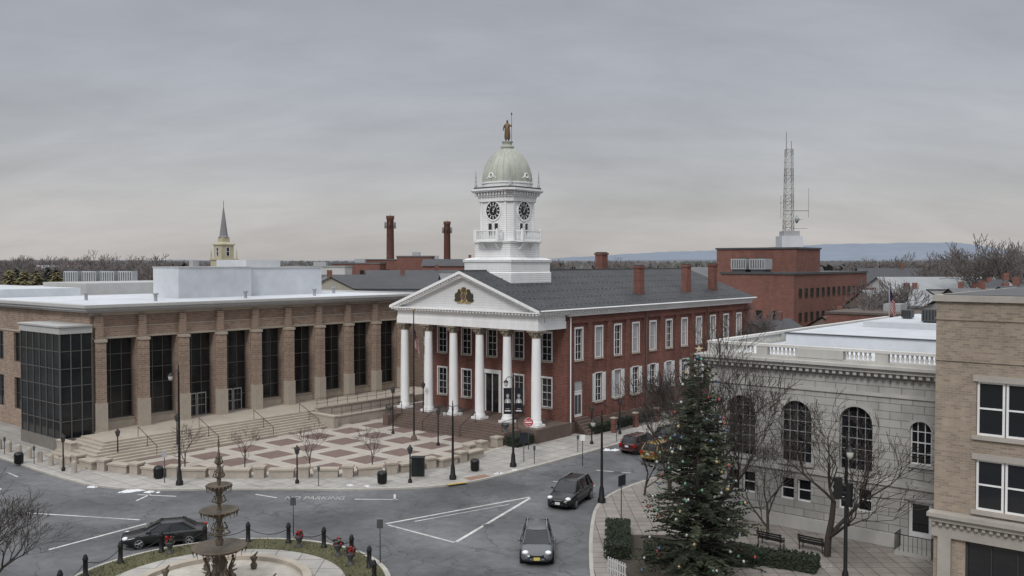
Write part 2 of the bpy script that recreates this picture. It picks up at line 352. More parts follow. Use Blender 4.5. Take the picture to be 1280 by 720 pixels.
# ------------------------------------------------------------------ windows
def win_mesh(w_, h, nx, ny, fr=.07, fm=WHITE, gm=GLASS, dep=.16, casing=0, arched=False, fill=None, sill=None, mw=.045, door=False):
    mb = MB(); x0, x1 = -w_/2, w_/2
    mb.add([(x0, dep, 0), (x1, dep, 0), (x1, dep, h), (x0, dep, h)], [(0, 1, 2, 3)], gm)
    d0, d1 = dep-.07, dep-.005
    for a, b, c, d in ((x0, x0+fr, 0, h), (x1-fr, x1, 0, h), (x0+fr, x1-fr, 0, fr), (x0+fr, x1-fr, h-fr, h)): mb.box(a, b, d0, d1, c, d, fm)
    for i in range(1, nx):
        x = x0+w_*i/nx; mb.box(x-mw/2, x+mw/2, d0+.01, d1, fr, h-fr, fm)
    for j in range(1, ny):
        zz = h*j/ny; q = fr*.8 if (ny % 2 == 0 and j == ny//2) else mw; mb.box(x0+fr, x1-fr, d0+.015, d1, zz-q/2, zz+q/2, fm)
    if casing:
        c = casing
        for a, b, cc, d in ((x0-c, x0, 0, h), (x1, x1+c, 0, h), (x0-c, x1+c, h, h+c*1.3)): mb.box(a, b, -.05, .0, cc, d, fm)
    if sill: mb.box(x0-.15, x1+.15, -.12, .05, -.16, 0, sill)
    if door:
        for s in (-1, 1): mb.box(s*.55-.5, s*.55-.42, d0-.05, d0, 0, 2.3, LGREY); mb.box(s*.55+.42, s*.55+.5, d0-.05, d0, 0, 2.3, LGREY); mb.box(s*.55-.42, s*.55+.42, d0-.05, d0, 2.2, 2.3, LGREY); mb.box(s*.55-.42, s*.55+.42, d0-.05, d0, 1.0, 1.06, LGREY)
    if arched:
        r = w_/2; zc = h-r; n = 14; pts = [(r*cos(pi*i/n), zc+r*sin(pi*i/n)) for i in range(n+1)]
        for i in range(n):
            p, q = pts[i], pts[i+1]
            mb.add([(p[0], -.004, p[1]), (q[0], -.004, q[1]), (q[0], -.004, h+.01), (p[0], -.004, h+.01)], [(0, 1, 2, 3)], fill)
            mb.add([(p[0], -.004, p[1]), (q[0], -.004, q[1]), (q[0], dep, q[1]), (p[0], dep, p[1])], [(0, 1, 2, 3)], fill)
            k = 1.17; p2 = (p[0]*k, zc+(p[1]-zc)*k); q2 = (q[0]*k, zc+(q[1]-zc)*k)
            mb.add([(p[0], -.06, p[1]), (q[0], -.06, q[1]), (q2[0], -.06, q2[1]), (p2[0], -.06, p2[1]), (p[0], 0, p[1]), (q[0], 0, q[1]), (q2[0], 0, q2[1]), (p2[0], 0, p2[1])],
                   [(0, 1, 2, 3), (0, 1, 5, 4), (3, 2, 6, 7)], fill)
    return mb.mesh('window')

# ------------------------------------------------------------------ COURTHOUSE
A0, A1, B0, B1 = 72.0, 112.0, 53.6, 72.6; CB = 63.1; E = 12.45; RZ = 16.15
O = (A0, B0)
ch = thing('courthouse', 'red brick courthouse with white columned portico and clock tower', 'building', G(*O), GR)
def cpart(name, mb, label=None):
    return part(ch, name, mb.mesh(name, (O[0], O[1], 0)), label=label)
sw = [74.2+3.5*i for i in range(11)]
ops = []
for i, a in enumerate(sw):
    ops.append((a-.6, a+.6, 7.3, 10.4))
    if i == 0: ops.append((a-.7, a+.7, 1.6, 5.2))
    else: ops.append((a-.6, a+.6, 2.8, 5.7))
mb = MB(); mb.wall('b', B0, A0, A1, 0, 11.7, ops, BRED, .2)
cols_b = [54.15+3.6*i for i in range(6)]
fops = []
for i in range(5):
    b = (cols_b[i]+cols_b[i+1])/2
    fops.append((b-.65, b+.65, 7.2, 10.0))
    if i == 2: fops.append((b-1.0, b+1.0, 1.42, 5.4))
    else: fops.append((b-.65, b+.65, 2.6, 5.5))
mb.wall('a', A0, B0, B1, 0, 11.9, fops, BRED, .2)
mb.add([(A1, B0, 0), (A1, B1, 0), (A1, B1, 12), (A1, CB, RZ-.15), (A1, B0, 12)], [(0, 1, 2, 3, 4)], BRED)
mb.add([(A0, B1, 0), (A1, B1, 0), (A1, B1, 12), (A0, B1, 12)], [(0, 1, 2, 3)], BRED)
for i in range(len(sw)-1):
    a = (sw[i]+sw[i+1])/2; mb.box(a-.36, a+.36, B0-.18, B0+.02, 1.2, 11.3, BRED)
mb.box(A0-.003, A0+.75, B0-.183, B0+.02, 1.2, 11.3, BRED); mb.box(A0+.1, A1, B0-.20, B0+.02, 10.95, 11.32, BRED)
mb.box(A0-.05, A1+.05, B0-.24, B0+.03, 0, 1.2, BROWN)
cpart('wall', mb)
for a in (A0+.45, 86.45, 100.45):
    mb = MB(); mb.tube((a, B0-.3, .3), (a, B0-.3, 11.6), .07, .07, BROWN if a > 80 else WHITE, 6); cpart('downspout', mb)
mb = MB()
mb.box(A0+.2, A1+.4, B0-.25, B0+.01, 11.7, 11.95, WHITE); mb.box(A0+.2, A1+.6, B0-.6, B0+.01, 12.15, E-.03, WHITE)
mb.box(A0+.2, A1+.3, B0-.32, B0+.01, 11.95, 12.15, WHITE)
x = A0+.3
while x < A1+.3: mb.box(x, x+.2, B0-.52, B0-.325, 11.95, 12.147, WHITE); x += .45
cpart('cornice', mb)
mb = MB(); rf = 67.0; rb = A1+.7; th = .14
e0, e1 = B0-.75, B1+.75
for (bb, s) in ((e0, 1), (e1, -1)):
    mb.add([(rf, bb, E), (rb, bb, E), (rb, CB, RZ), (rf, CB, RZ), (rf, bb, E-th), (rb, bb, E-th), (rb, CB, RZ-th), (rf, CB, RZ-th)],
           [(0, 1, 2, 3), (0, 1, 5, 4), (1, 2, 6, 5), (0, 3, 7, 4)], SLATE)
mb.box(rf, rb, CB-.15, CB+.15, RZ-.05, RZ+.08, DGREY)
cpart('roof', mb)
mb = MB(); mb.tube((rf, e0-.05, E-.05), (rb, e0-.05, E-.05), .09, .09, WHITE, 6)
cpart('gutter', mb)
mb = MB()
for r_ in range(5):
    bb = e0+.9+r_*1.75; zz_ = E+(RZ-E)*(bb-e0)/(CB-e0)+.03; x = rf+.6+(r_ % 2)*.35
    while x < rb-.4: mb.box(x, x+.08, bb, bb+.06, zz_-.02, zz_+.08, DGREY); x += .8
sg_ = cpart('snow_guards', mb); sg_['kind'] = 'stuff'
for (a, b, zt, wd) in ((88.8, 55.8, 16.7, 1.0), (99.5, 55.8, 16.8, 1.0), (106.3, 55.8, 16.9, 1.0), (96.5, 66.2, 18.3, 1.3)):
    mb = MB(); h = wd/2; mb.box(a-h, a+h, b-h*.8, b+h*.8, 13, zt-.35, BRED); mb.box(a-h-.1, a+h+.1, b-h*.8-.1, b+h*.8+.1, zt-.35, zt-.12, BRED); mb.box(a-h, a+h, b-h*.7, b+h*.7, zt-.12, zt, DGREY)
    cpart('chimney', mb)
wm_dark = win_mesh(1.2, 3.1, 2, 4, .06, casing=.13, sill=LIME, mw=.03); wm_blind = win_mesh(1.2, 3.1, 1, 2, .06, gm=GLASS2, casing=.13, sill=LIME, mw=.03)
wl_dark = win_mesh(1.2, 2.9, 2, 4, .06, casing=.06, sill=LIME, mw=.03); wl_blind = win_mesh(1.2, 2.9, 1, 2, .06, gm=GLASS2, casing=.06, sill=LIME, mw=.03)
SHW = M('shutter_white', (.66, .67, .67), .6, .1, 2)
sm = MB()
for sx in (-1, 1):
    xa = .68 if sx > 0 else -1.22; sm.box(xa, xa+.54, -.07, -.01, 0, 2.9, SHW)
    for k in range(18): sm.box(xa+.07, xa+.47, -.09, -.07, .2+k*.145, .25+k*.145, SHW)
shut = sm.mesh('shutter')
for i, a in enumerate(sw):
    part(ch, 'window', wm_dark if i in (0, 2, 5, 9) else wm_blind, (a-A0, 0, 7.3))
    if i > 0:
        ww = part(ch, 'window', wl_blind if i in (2, 5, 7) else wl_dark, (a-A0, 0, 2.8)); part(ww, 'shutter', shut)
dm = MB(); dm.box(-.7, .7, .1, .16, 0, 2.5, WHITE); dm.box(-.5, -.05, .08, .1, .3, 2.2, DGREY); dm.box(.05, .5, .08, .1, .3, 2.2, DGREY); dm.box(-.7, .7, .1, .17, 2.6, 3.6, GLASS2); dm.box(-.7, .7, .06, .16, 2.5, 2.6, WHITE)
part(ch, 'door', dm, (sw[0]-A0, 0, 1.6))
mb = MB()
for k in range(6): mb.box(sw[0]-1, sw[0]+1, B0-.25-.3*(6-k), B0-.2, .1, .13+.24*(k+1), BROWN)
cpart('steps', mb)
fwm = win_mesh(1.3, 2.8, 2, 4, .07, casing=.12, sill=LIME, mw=.03); fwl = win_mesh(1.3, 2.9, 2, 4, .07, casing=.12, sill=LIME, mw=.03)
for i in range(5):
    b = (cols_b[i]+cols_b[i+1])/2
    part(ch, 'window', fwm, (0, b-B0, 7.2), -pi/2)
    if i != 2: part(ch, 'window', fwl, (0, b-B0, 2.6), -pi/2)
dm = MB(); dm.box(-1, 1, .12, .18, 0, 4, GLASS)
for q in (-1, -.05, .9): dm.box(q, q+.1, .05, .12, 0, 4, WHITE)
dm.box(-1.3, 1.3, -.1, .05, 4.0, 4.4, WHITE); dm.box(-1.3, -1.0, -.1, 0, 0, 4, WHITE); dm.box(1.0, 1.3, -.1, 0, 0, 4, WHITE)
part(ch, 'door', dm, (0, (cols_b[2]+cols_b[3])/2-B0, 1.42), -pi/2)
CA = 68.1
mb = MB(); mb.box(66.6, A0-.01, 52.9, 73.4, .05, 1.4, BROWN)
for k in range(7): mb.box(66.6-.33*(7-k), 66.61, 55.6, 70.6, .05, .205+.18*k, BROWN)
for b0 in (54.8, 70.63): mb.box(64.2, 66.58, b0, b0+.75, .05, 1.25, BROWN)
cpart('portico_steps', mb)
for b in (55.17, 60.5, 65.6, 71.0):
    mb = MB(); e_ = b in (55.17, 71.0); mb.tube((66.5, b, 2.35), (64.3, b, 2.2 if e_ else 1.2), .03, .03, BLACK, 5); mb.tube((66.5, b, 1.3), (66.5, b, 2.35), .03, .03, BLACK, 5); mb.tube((64.3, b, .2), (64.3, b, 2.2 if e_ else 1.2), .03, .03, BLACK, 5); cpart('handrail', mb)
for b in cols_b:
    mb = MB()
    mb.box(-.62, .62, -.62, .62, 1.4, 1.62, WHITE)
    n = 28; prof = [(.56, 1.62), (.60, 1.75), (.52, 1.9), (.48, 2.0), (.475, 4.5), (.44, 7.5), (.40, 9.8)]
    mb.lathe(0, 0, prof, WHITE, n)
    c = part(ch, 'column', mb, (CA-A0, b-B0, 0))
    k = MB()
    k.lathe(0, 0, [(.42, 9.8), (.46, 9.9), (.42, 9.96), (.5, 10.2), (.62, 10.38)], CAPM, 16)
    for t in range(8):
        an = t*pi/4; k.tube((.45*cos(an), .45*sin(an), 9.96), (.64*cos(an), .64*sin(an), 10.3), .07, .12, CAPM, 5, True)
    k.box(-.66, .66, -.66, .66, 10.38, 10.548, CAPM)
    part(c, 'capital', k, label='carved capital in dark weathered stone')
mb = MB()
for (a0, a1, b0, b1) in ((67.55, 68.65, 53.5, 72.8), (68.653, A0-.01, 53.5, 54.7), (68.653, A0-.01, 71.6, 72.8)):
    mb.box(a0, a1, b0, b1, 10.55, 11.25, WHITE); mb.box(a0+.06, a1-.06, b0+.06, b1-.06, 11.25, 11.85, WHITE)
mb.box(67.35, A0+.05, 53.35, 72.95, 11.85, 12.0, WHITE); mb.box(66.95, A0+.1, 52.9, 73.3, 12.18, E-.16, WHITE)
mb.box(67.3, A0, 53.25, 73.05, 12.0, 12.18, WHITE)
x = 53.2
while x < 73.0: mb.box(67.05, 67.3, x, x+.2, 12.0, 12.175, WHITE); x += .42
x = 67.1
while x < 72: mb.box(x, x+.2, 53.0, 53.24, 12.0, 12.175, WHITE); x += .42
cpart('entablature', mb)
mb = MB(); ta = 67.75
mb.add([(ta, e0+.6, E-.16), (ta, e1-.6, E-.16), (ta, CB, RZ-.3)], [(0, 1, 2)], TYMP)
for s, bb in ((1, e0), (-1, e1)):
    for (o1, h0, h1) in ((66.95, -.30, -.02), (67.25, -.62, -.30)):
        p = [(o1, bb, E+h0), (o1, CB, RZ+h0), (o1, CB, RZ+h1), (o1, bb, E+h1)]
        if h0 < -.5: p = [(o1, bb+s*1.0, E-.16), (o1, CB, RZ+h0), (o1, CB, RZ+h1), (o1, bb+s*.6, E-.1)]
        q = [(ta+.05, y, z_) for (_, y, z_) in p]
        mb.add(p+q, [(0, 1, 2, 3), (0, 1, 5, 4), (3, 2, 6, 7)], WHITE)
    L = CB-bb
    for k in range(24):
        t = (k+2)/26.5; mb.box(67.1, 67.25, bb+L*t-.09, bb+L*t+.09, E+(RZ-E)*t-.48, E+(RZ-E)*t-.3, WHITE)
ped = cpart('pediment', mb)
mb = MB()
def ell(cy, cz, ry, rz_, mat, dx=.12, n=14):
    pts = [(ta-dx, cy+ry*cos(2*pi*i/n), cz+rz_*sin(2*pi*i/n)) for i in range(n)]; bk = [(ta-.01, p[1], p[2]) for p in pts]
    mb.add(pts+bk, [tuple(range(n))]+[(i, (i+1) % n, n+(i+1) % n, n+i) for i in range(n)], mat)
ell(CB, 13.6, .38, .5, GOLD, .16); ell(CB, 13.6, .28, .4, BROWN, .18); ell(CB, 14.25, .28, .25, BRONZE, .17)
DB = M('relief_dark', (.05, .045, .03), .6, .3, 5)
for s in (-1, 1):
    ell(CB+s*.72, 13.55, .32, .52, DB, .14); ell(CB+s*.62, 14.1, .16, .2, DB, .16); ell(CB+s*.95, 13.2, .36, .16, DB, .12); ell(CB+s*.42, 14.15, .28, .1, GOLD, .13); ell(CB+s*.5, 13.0, .5, .1, GOLD, .13); ell(CB+s*1.1, 13.6, .12, .3, DB, .13)
me = mb.mesh('coat_of_arms', (A0, B0, 0)); part(ped, 'coat_of_arms', me, label='dark gilded coat of arms relief')
# tower
TA, TB = 74.2, 62.9
tw = MB()
tw.sqlathe(0, 0, [(3.3, 14.0), (3.3, 15.9), (3.2, 16.0), (3.2, 17.0)], CLAP)
tw.sqlathe(0, 0, [(3.3, 17.0), (3.35, 17.25), (3.0, 17.4), (2.5, 17.5)], WHITE)
tw.sqlathe(0, 0, [(2.42, 17.45), (2.42, 19.0)], CLAP); tw.sqlathe(0, 0, [(2.55, 19.0), (2.62, 19.2), (2.2, 19.25)], WHITE)
def oct_(h, c): return [(h, -h+c), (h, h-c), (h-c, h), (-h+c, h), (-h, h-c), (-h, -h+c), (-h+c, -h), (h-c, -h)]
tw.prism(oct_(2.2, .5), 19.2, 23.7, CLAP)
for s1 in (-1, 1):
    for s2 in (-1, 1):
        tw.box(min(s1*2.2, s1*2.28), max(s1*2.2, s1*2.28), s2*1.62-.12, s2*1.62+.12, 19.25, 23.3, WHITE)
        tw.box(s1*1.62-.12, s1*1.62+.12, min(s2*2.2, s2*2.28), max(s2*2.2, s2*2.28), 19.25, 23.3, WHITE)
tower = part(ch, 'clock_tower', tw, (TA-A0, TB-B0, 0), label='white clapboard clock tower')
tc_ = MB()
tc_.prism(oct_(2.38, .5), 23.3, 23.75, WHITE); tc_.prism(oct_(2.55, .55), 24.15, 24.3, WHITE); tc_.prism(oct_(3.05, .7), 24.42, 24.62, WHITE); tc_.prism(oct_(2.95, .7), 24.3, 24.42, WHITE); tc_.prism(oct_(2.45, .5), 23.75, 24.15, WHITE)
tc_.prism(oct_(2.85, .7), 24.62, 24.8, DGREY)
for k in range(-5, 6):
    for s in (-1, 1):
        tc_.box(k*.4-.08, k*.4+.08, s*2.5-.25, s*2.5+.25, 23.95, 24.298, WHITE); tc_.box(s*2.5-.25, s*2.5+.25, k*.4-.08, k*.4+.08, 23.95, 24.297, WHITE)
part(tower, 'cornice', tc_)
for (sx, sy) in ((1, 1), (1, -1), (-1, 1), (-1, -1)):
    f = MB(); f.lathe(0, 0, [(.15, 24.8), (.15, 25.1), (.07, 25.2), (.11, 25.5), (.04, 25.65), (.07, 25.8), (.015, 26.6)], LGREY, 8); part(tower, 'finial', f, (sx*2.35, sy*2.35, 0))
dm = MB()
dm.lathe(0, 0, [(2.62, 24.8), (2.62, 25.15), (2.72, 25.2), (2.72, 25.35)], WHITE, 32, smooth=False)
prof = [(2.6, 25.35), (2.62, 25.7), (2.55, 26.3), (2.36, 27.0), (2.02, 27.7), (1.55, 28.3), (1.0, 28.75), (.6, 28.95), (.52, 29.0)]
dm.lathe(0, 0, prof, COPPER, 40)
for i in range(24):
    t = 2*pi*i/24
    for j in range(len(prof)-1):
        dm.tube((prof[j][0]*cos(t), prof[j][0]*sin(t), prof[j][1]), (prof[j+1][0]*cos(t), prof[j+1][0]*sin(t), prof[j+1][1]), .04, .04, COPPER, 5)
dm.lathe(0, 0, [(.62, 28.95), (.72, 29.05), (.72, 29.2), (.5, 29.25), (.48, 29.5), (.6, 29.6), (.6, 29.7)], COPPER, 16)
dome = part(tower, 'dome', dm, label='pale grey green ribbed dome')
for i in range(4):
    t = 2*pi*i/4+pi; d = MB()
    d.lathe(0, 0, [(.05, 0), (.30, 0), (.30, .22), (.2, .23), (.2, .15), (.02, .15)], WHITE, 14, caps=False)
    d.lathe(0, 0, [(.2, .15), (.001, .15)], LGREY, 14, caps=False)
    for k in (-1, 1): d.ball((.12, k*.36, .04), .13, WHITE, 6); d.ball((.25, k*.55, .03), .1, WHITE, 6)
    d.ball((-.36, 0, .04), .12, WHITE, 6)
    ob = part(tower, 'dormer', d); ob.location = (2.44*cos(t), 2.44*sin(t), 25.95); ob.rotation_euler = (0, radians(82), t)
faces = [(0, -2.2, 0), (-2.2, 0, -pi/2), (2.2, 0, pi/2), (0, 2.2, pi)]
cf = MB()
def disc(mb, r0, r1, y, mat, n=36):
    for i in range(n):
        a, b = 2*pi*i/n, 2*pi*(i+1)/n
        mb.add([(r0*cos(a), y, r0*sin(a)), (r1*cos(a), y, r1*sin(a)), (r1*cos(b), y, r1*sin(b)), (r0*cos(b), y, r0*sin(b))], [(0, 1, 2, 3)], mat)
disc(cf, .0, .93, -.06, BLACK); disc(cf, .93, 1.08, -.11, WHITE); disc(cf, .52, .555, -.07, WHITE)
for i in range(36):
    a, b = 2*pi*i/36, 2*pi*(i+1)/36; cf.add([(1.08*cos(a), -.11, 1.08*sin(a)), (1.08*cos(b), -.11, 1.08*sin(b)), (1.08*cos(b), 0, 1.08*sin(b)), (1.08*cos(a), 0, 1.08*sin(a))], [(0, 1, 2, 3)], WHITE)
for i in range(12):
    a = 2*pi*i/12; c, s = cos(a), sin(a); l, r_, hw = .6, .86, .045
    cf.add([(c*l-s*hw, -.075, s*l+c*hw), (c*l+s*hw, -.075, s*l-c*hw), (c*r_+s*hw, -.075, s*r_-c*hw), (c*r_-s*hw, -.075, s*r_+c*hw)], [(0, 1, 2, 3)], WHITE)
for a, l, hw in ((radians(87), .5, .06), (radians(52), .8, .04)):
    c, s = cos(a), sin(a); cf.add([(-c*.15-s*hw, -.085, -s*.15+c*hw), (-c*.15+s*hw, -.085, -s*.15-c*hw), (c*l, -.085, s*l)], [(0, 1, 2)], WHITE)
cfm = cf.mesh('clock_face')
aw = win_mesh(.62, 1.5, 1, 2, .06, dep=-.02, arched=True, fill=WHITE, mw=.05)
bal = MB()
bal.box(-1.55, 1.55, -1.0, .0, -.1, .05, WHITE); bal.box(-1.5, 1.5, -.95, -.8, 1.0, 1.12, WHITE); bal.box(-1.5, 1.5, -.92, -.83, .05, .18, WHITE)
for s in (-1, 1):
    bal.box(s*1.45-.12, s*1.45+.12, -1.0, -.76, .05, 1.25, WHITE); bal.box(s*1.45-.06, s*1.45+.06, -.8, .0, 1.0, 1.12, WHITE)
    for k in range(3): bal.lathe(s*1.45, -.2-k*.22, [(.05, .1), (.08, .4), (.04, .8), (.05, 1.0)], WHITE, 6)
    bal.tube((s*.9, -.7, -.1), (s*.9, -.02, -.8), .12, .12, WHITE, 5)
for k in range(11): bal.lathe(-1.2+k*.24, -.875, [(.05, .18), (.085, .4), (.04, .8), (.05, 1.0)], WHITE, 6)
balm = bal.mesh('balcony')
for (x, y, r) in faces:
    part(tower, 'clock_face', cfm, (x, y, 22.35), r); ox, oy = cos(r)*.42, sin(r)*.42
    part(tower, 'window', aw, (x-ox, y-oy, 19.6), r); part(tower, 'window', aw, (x+ox, y+oy, 19.6), r)
    part(tower, 'balcony', balm, (x*1.09, y*1.09, 19.2), r)
def figure(name, verts, edges, rad, mat, sub=1):
    me = bpy.data.meshes.new(name); me.from_pydata(verts, edges, []); me.materials.append(mat)
    o = bpy.data.objects.new(name, me); link(o); md = o.modifiers.new('skin', 'SKIN'); md.use_smooth_shade = True
    for i, r in enumerate(rad): me.skin_vertices[0].data[i].radius = (r, r); me.skin_vertices[0].data[i].use_root = (i == 0)
    s = o.modifiers.new('sub', 'SUBSURF'); s.levels = sub; s.render_levels = sub; return o
vs = [(0, 0, 1.15), (0, 0, 1.5), (0, 0, 1.75), (0, 0, 1.92), (0, .02, 2.1), (0, .03, 2.3), (.28, 0, 1.72), (.42, .02, 1.35), (.34, .2, 1.12), (-.28, 0, 1.72), (-.45, .1, 1.55), (-.5, .3, 1.75), (.13, 0, 1.0), (.15, .02, .55), (.15, 0, .1), (.16, .15, .05), (-.13, 0, 1.0), (-.15, .05, .55), (-.15, 0, .1), (-.16, .15, .05)]
ed = [(0, 1), (1, 2), (2, 3), (3, 4), (4, 5), (2, 6), (6, 7), (7, 8), (2, 9), (9, 10), (10, 11), (0, 12), (12, 13), (13, 14), (14, 15), (0, 16), (16, 17), (17, 18), (18, 19)]
rd = [.24, .2, .22, .09, .13, .09, .11, .08, .05, .11, .08, .05, .14, .1, .07, .06, .14, .1, .07, .06]
st = figure('statue', vs, ed, rd, BRONZE); wp = G(TA, TB, 29.7); st.location = wp; st.rotation_euler = (0, 0, GR+pi/2+.5)
st['label'] = 'bronze statue of a man with a staff atop the dome'; st['category'] = 'statue'
mb = MB(); mb.tube((-.52, .32, 0), (-.52, .32, 2.75), .03, .025, BRONZE, 6); mb.lathe(-.52, .32, [(.02, 2.7), (.09, 2.8), (.01, 3.05)], BRONZE, 6); part(st, 'staff', mb)
mb = MB(); mb.lathe(0, 0, [(.3, .25), (.33, .6), (.28, 1.15), (.26, 1.6), (.2, 1.75)], BRONZE, 12); part(st, 'coat', mb)

# ------------------------------------------------------------------ CIVIC BUILDING
O2 = (39.5, 83.4)
jc = thing('civic_building', 'long tan brick civic building with tall dark windows between piers', 'building', G(*O2), GR)
def jpart(name, mb, label=None): return part(jc, name, mb.mesh(name, (O2[0], O2[1], 0)), label=label)
mb = MB(); FB = 83.4; wa = [42.25+4.18*i for i in range(9)]
jops = [(a-1.6, a+1.6, 1.5, 9.9) for a in wa]
mb.wall('b', FB, 39.5, 82, 1.2, 12.4, jops, BTAN, .9)
lw = [94+5*i for i in range(8)]
mb.wall('a', 39.5, 83.4, 166, 0, 12.4, [(b-1.2, b+1.2, 1.9, 5.2) for b in lw]+[(b-1.2, b+1.2, 6.8, 9.8) for b in lw], BTAN, .3)
mb.add([(82, 83.4, 0), (82, 166, 0), (82, 166, 12.4), (82, 83.4, 12.4)], [(0, 1, 2, 3)], BTAN)
jpart('wall', mb)
BTAN2 = brickmat('tan_brick_dark', (.25, .17, .128), (.17, .12, .092), (.25, .2, .17), .55, .19, .022, .24)
mb = MB(); mb.box(39.42, 82, FB-.06, FB+.02, 9.93, 10.12, LIME); mb.box(39.42, 82, FB-.08, FB+.02, 12.1, 12.4, LIME); mb.box(39.41, 39.5, FB, 166, 9.94, 10.11, LIME)
mb.box(39.43, 82, FB-.045, FB+.02, 10.95, 11.05, LIME)
jpart('stone_band', mb)
mb = MB(); mb.box(39.43, 82, FB-.03, FB+.02, 11.06, 12.09, BTAN2); jpart('brick_frieze', mb)
mb = MB(); mb.box(38.7, 82.6, FB-.85, 166.9, 12.6, 12.85, CREAM); mb.box(39.0, 82.4, FB-.55, 166.7, 12.4, 12.6, CREAM); mb.box(38.5, 82.8, FB-1.05, FB-.2, 12.85, 13.12, CREAM); mb.box(38.5, 39.4, FB-.19, 167, 12.85, 13.12, CREAM)
mb.box(82, 82.8, FB-.19, 167, 12.85, 13.12, CREAM)
jpart('cornice', mb)
mb = MB(); mb.box(39.41, 81.99, FB-.19, 166.5, 12.852, 12.95, WHITE2); jpart('roof', mb)
pil = MB(); pil.box(-.43, .43, -.95, 0, 1.5, 4.1, LIME); pil.box(-.37, .37, -.88, 0, 4.1, 9.68, BTAN); pil.box(-.45, .45, -.96, 0, 9.68, 9.93, LIME); pil.box(-.37, .37, -.4, 0, 9.93, 12.05, BTAN)
pm = pil.mesh('pier')
for i in range(9):
    part(jc, 'pier', pm, (wa[i]+2.09-O2[0], 0, 0))
part(jc, 'pier', pm, (40.16-O2[0], 0, 0))
jw = win_mesh(3.2, 7.6, 3, 5, .1, MULL2, GLASS3, .86, mw=.06); jwd = win_mesh(3.2, 8.4, 3, 5, .1, MULL2, GLASS3, .86, mw=.06, door=True)
silb = MB(); silb.box(-1.6, 1.6, .3, .95, 0, .78, LIME); silb.box(-1.6, 1.6, .2, .95, .78, .8, LIME); silm_ = silb.mesh('sill')
for i, a in enumerate(wa):
    if i in (2, 3): part(jc, 'window', jwd, (a-O2[0], 0, 1.5))
    else: part(jc, 'window', jw, (a-O2[0], 0, 2.3)); part(jc, 'sill', silm_, (a-O2[0], 0, 1.5))
lwm = win_mesh(2.4, 3.3, 2, 2, .09, MULL, GLASS, .25); lwm2 = win_mesh(2.4, 3.0, 2, 2, .09, MULL, GLASS, .25)
for b in lw: part(jc, 'window', lwm, (0, b-FB, 1.9), -pi/2); part(jc, 'window', lwm2, (0, b-FB, 6.8), -pi/2)
mb = MB(); p0, p1, q0, q1 = 36.6, 39.45, 83.1, 91.2
BASE = M('pavilion_base', (.17, .155, .14), .85, .2, 2)
mb.box(p0, p1, q0, q1, 1.2, 10.6, GLASS3); mb.box(p0-.1, p1, q0-.1, q1+.1, 0, 1.2, BASE)
for k in range(7):
    zz = 1.2+k*9.4/6; mb.box(p0-.04, p1, q0-.04, q1+.04, zz-.03, zz+.03, MULL2)
for k in range(4):
    x = p0+k*(p1-p0)/3; mb.box(x-.04, x+.04, q0-.07, q0, 1.2, 10.6, MULL2)
for k in range(7):
    y = q0+k*(q1-q0)/6; mb.box(p0-.07, p0, y-.04, y+.04, 1.2, 10.6, MULL2)
mb.box(p0-.1, p1+.03, q0-.1, q1+.2, 10.6, 11.2, CREAM); mb.box(p0-.22, p1+.01, q0-.22, q1+.35, 11.2, 11.35, CREAM); jpart('glass_pavilion', mb, 'dark glass corner pavilion with flat pale roof')
mb = MB(); mb.box(55, 64.5, 95, 100.5, 12.9, 16.4, WHITE2); mb.box(64.5, 75.5, 95.6, 108, 12.9, 16.3, WHITE2); mb.box(54.9, 64.6, 94.9, 100.6, 16.4, 16.5, CREAM); mb.box(64.6, 75.6, 95.5, 108.1, 16.3, 16.4, CREAM)
mb.box(65.5, 70.5, 97.5, 104, 16.4, 17.3, WHITE2); mb.box(58, 58.8, 97, 97.8, 16.5, 17.2, LGREY); jpart('rooftop_penthouse', mb, 'plain white rooftop plant room')
mb = MB(); mb.box(41, 51.9, 112, 150, 12.9, 13.9, WHITE2); mb.box(53, 80, 113, 125, 12.9, 14.4, CREAM); jpart('roof_level', mb)
for k in range(4):
    X_, Y_ = -70.5+k*2.9, 148; a, b = toG(X_, Y_)
    mb = MB(); mb.box(-1.1, 1.1, -1.1, 1.1, 13.6, 15.6, LGREY)
    for q in range(6): mb.box(-1.0+q*.36, -.85+q*.36, -1.13, -1.1, 13.8, 15.4, DGREY)
    mb.box(-1.0, 1.0, -1, 1, 12.96, 13.6, DGREY); mb.lathe(0, 0, [(.7, 15.6), (.7, 15.8)], DGREY, 12)
    part(jc, 'air_conditioner', mb, (a-O2[0], b-O2[1], 0), -GR)
for (a, b) in ((46, 98), (49.5, 90), (60, 89.5), (70, 90), (77, 95)):
    mb = MB(); mb.lathe(a, b, [(.18, 12.95), (.18, 13.6), (.3, 13.65), (.3, 13.8)], LGREY, 8); jpart('roof_vent', mb)

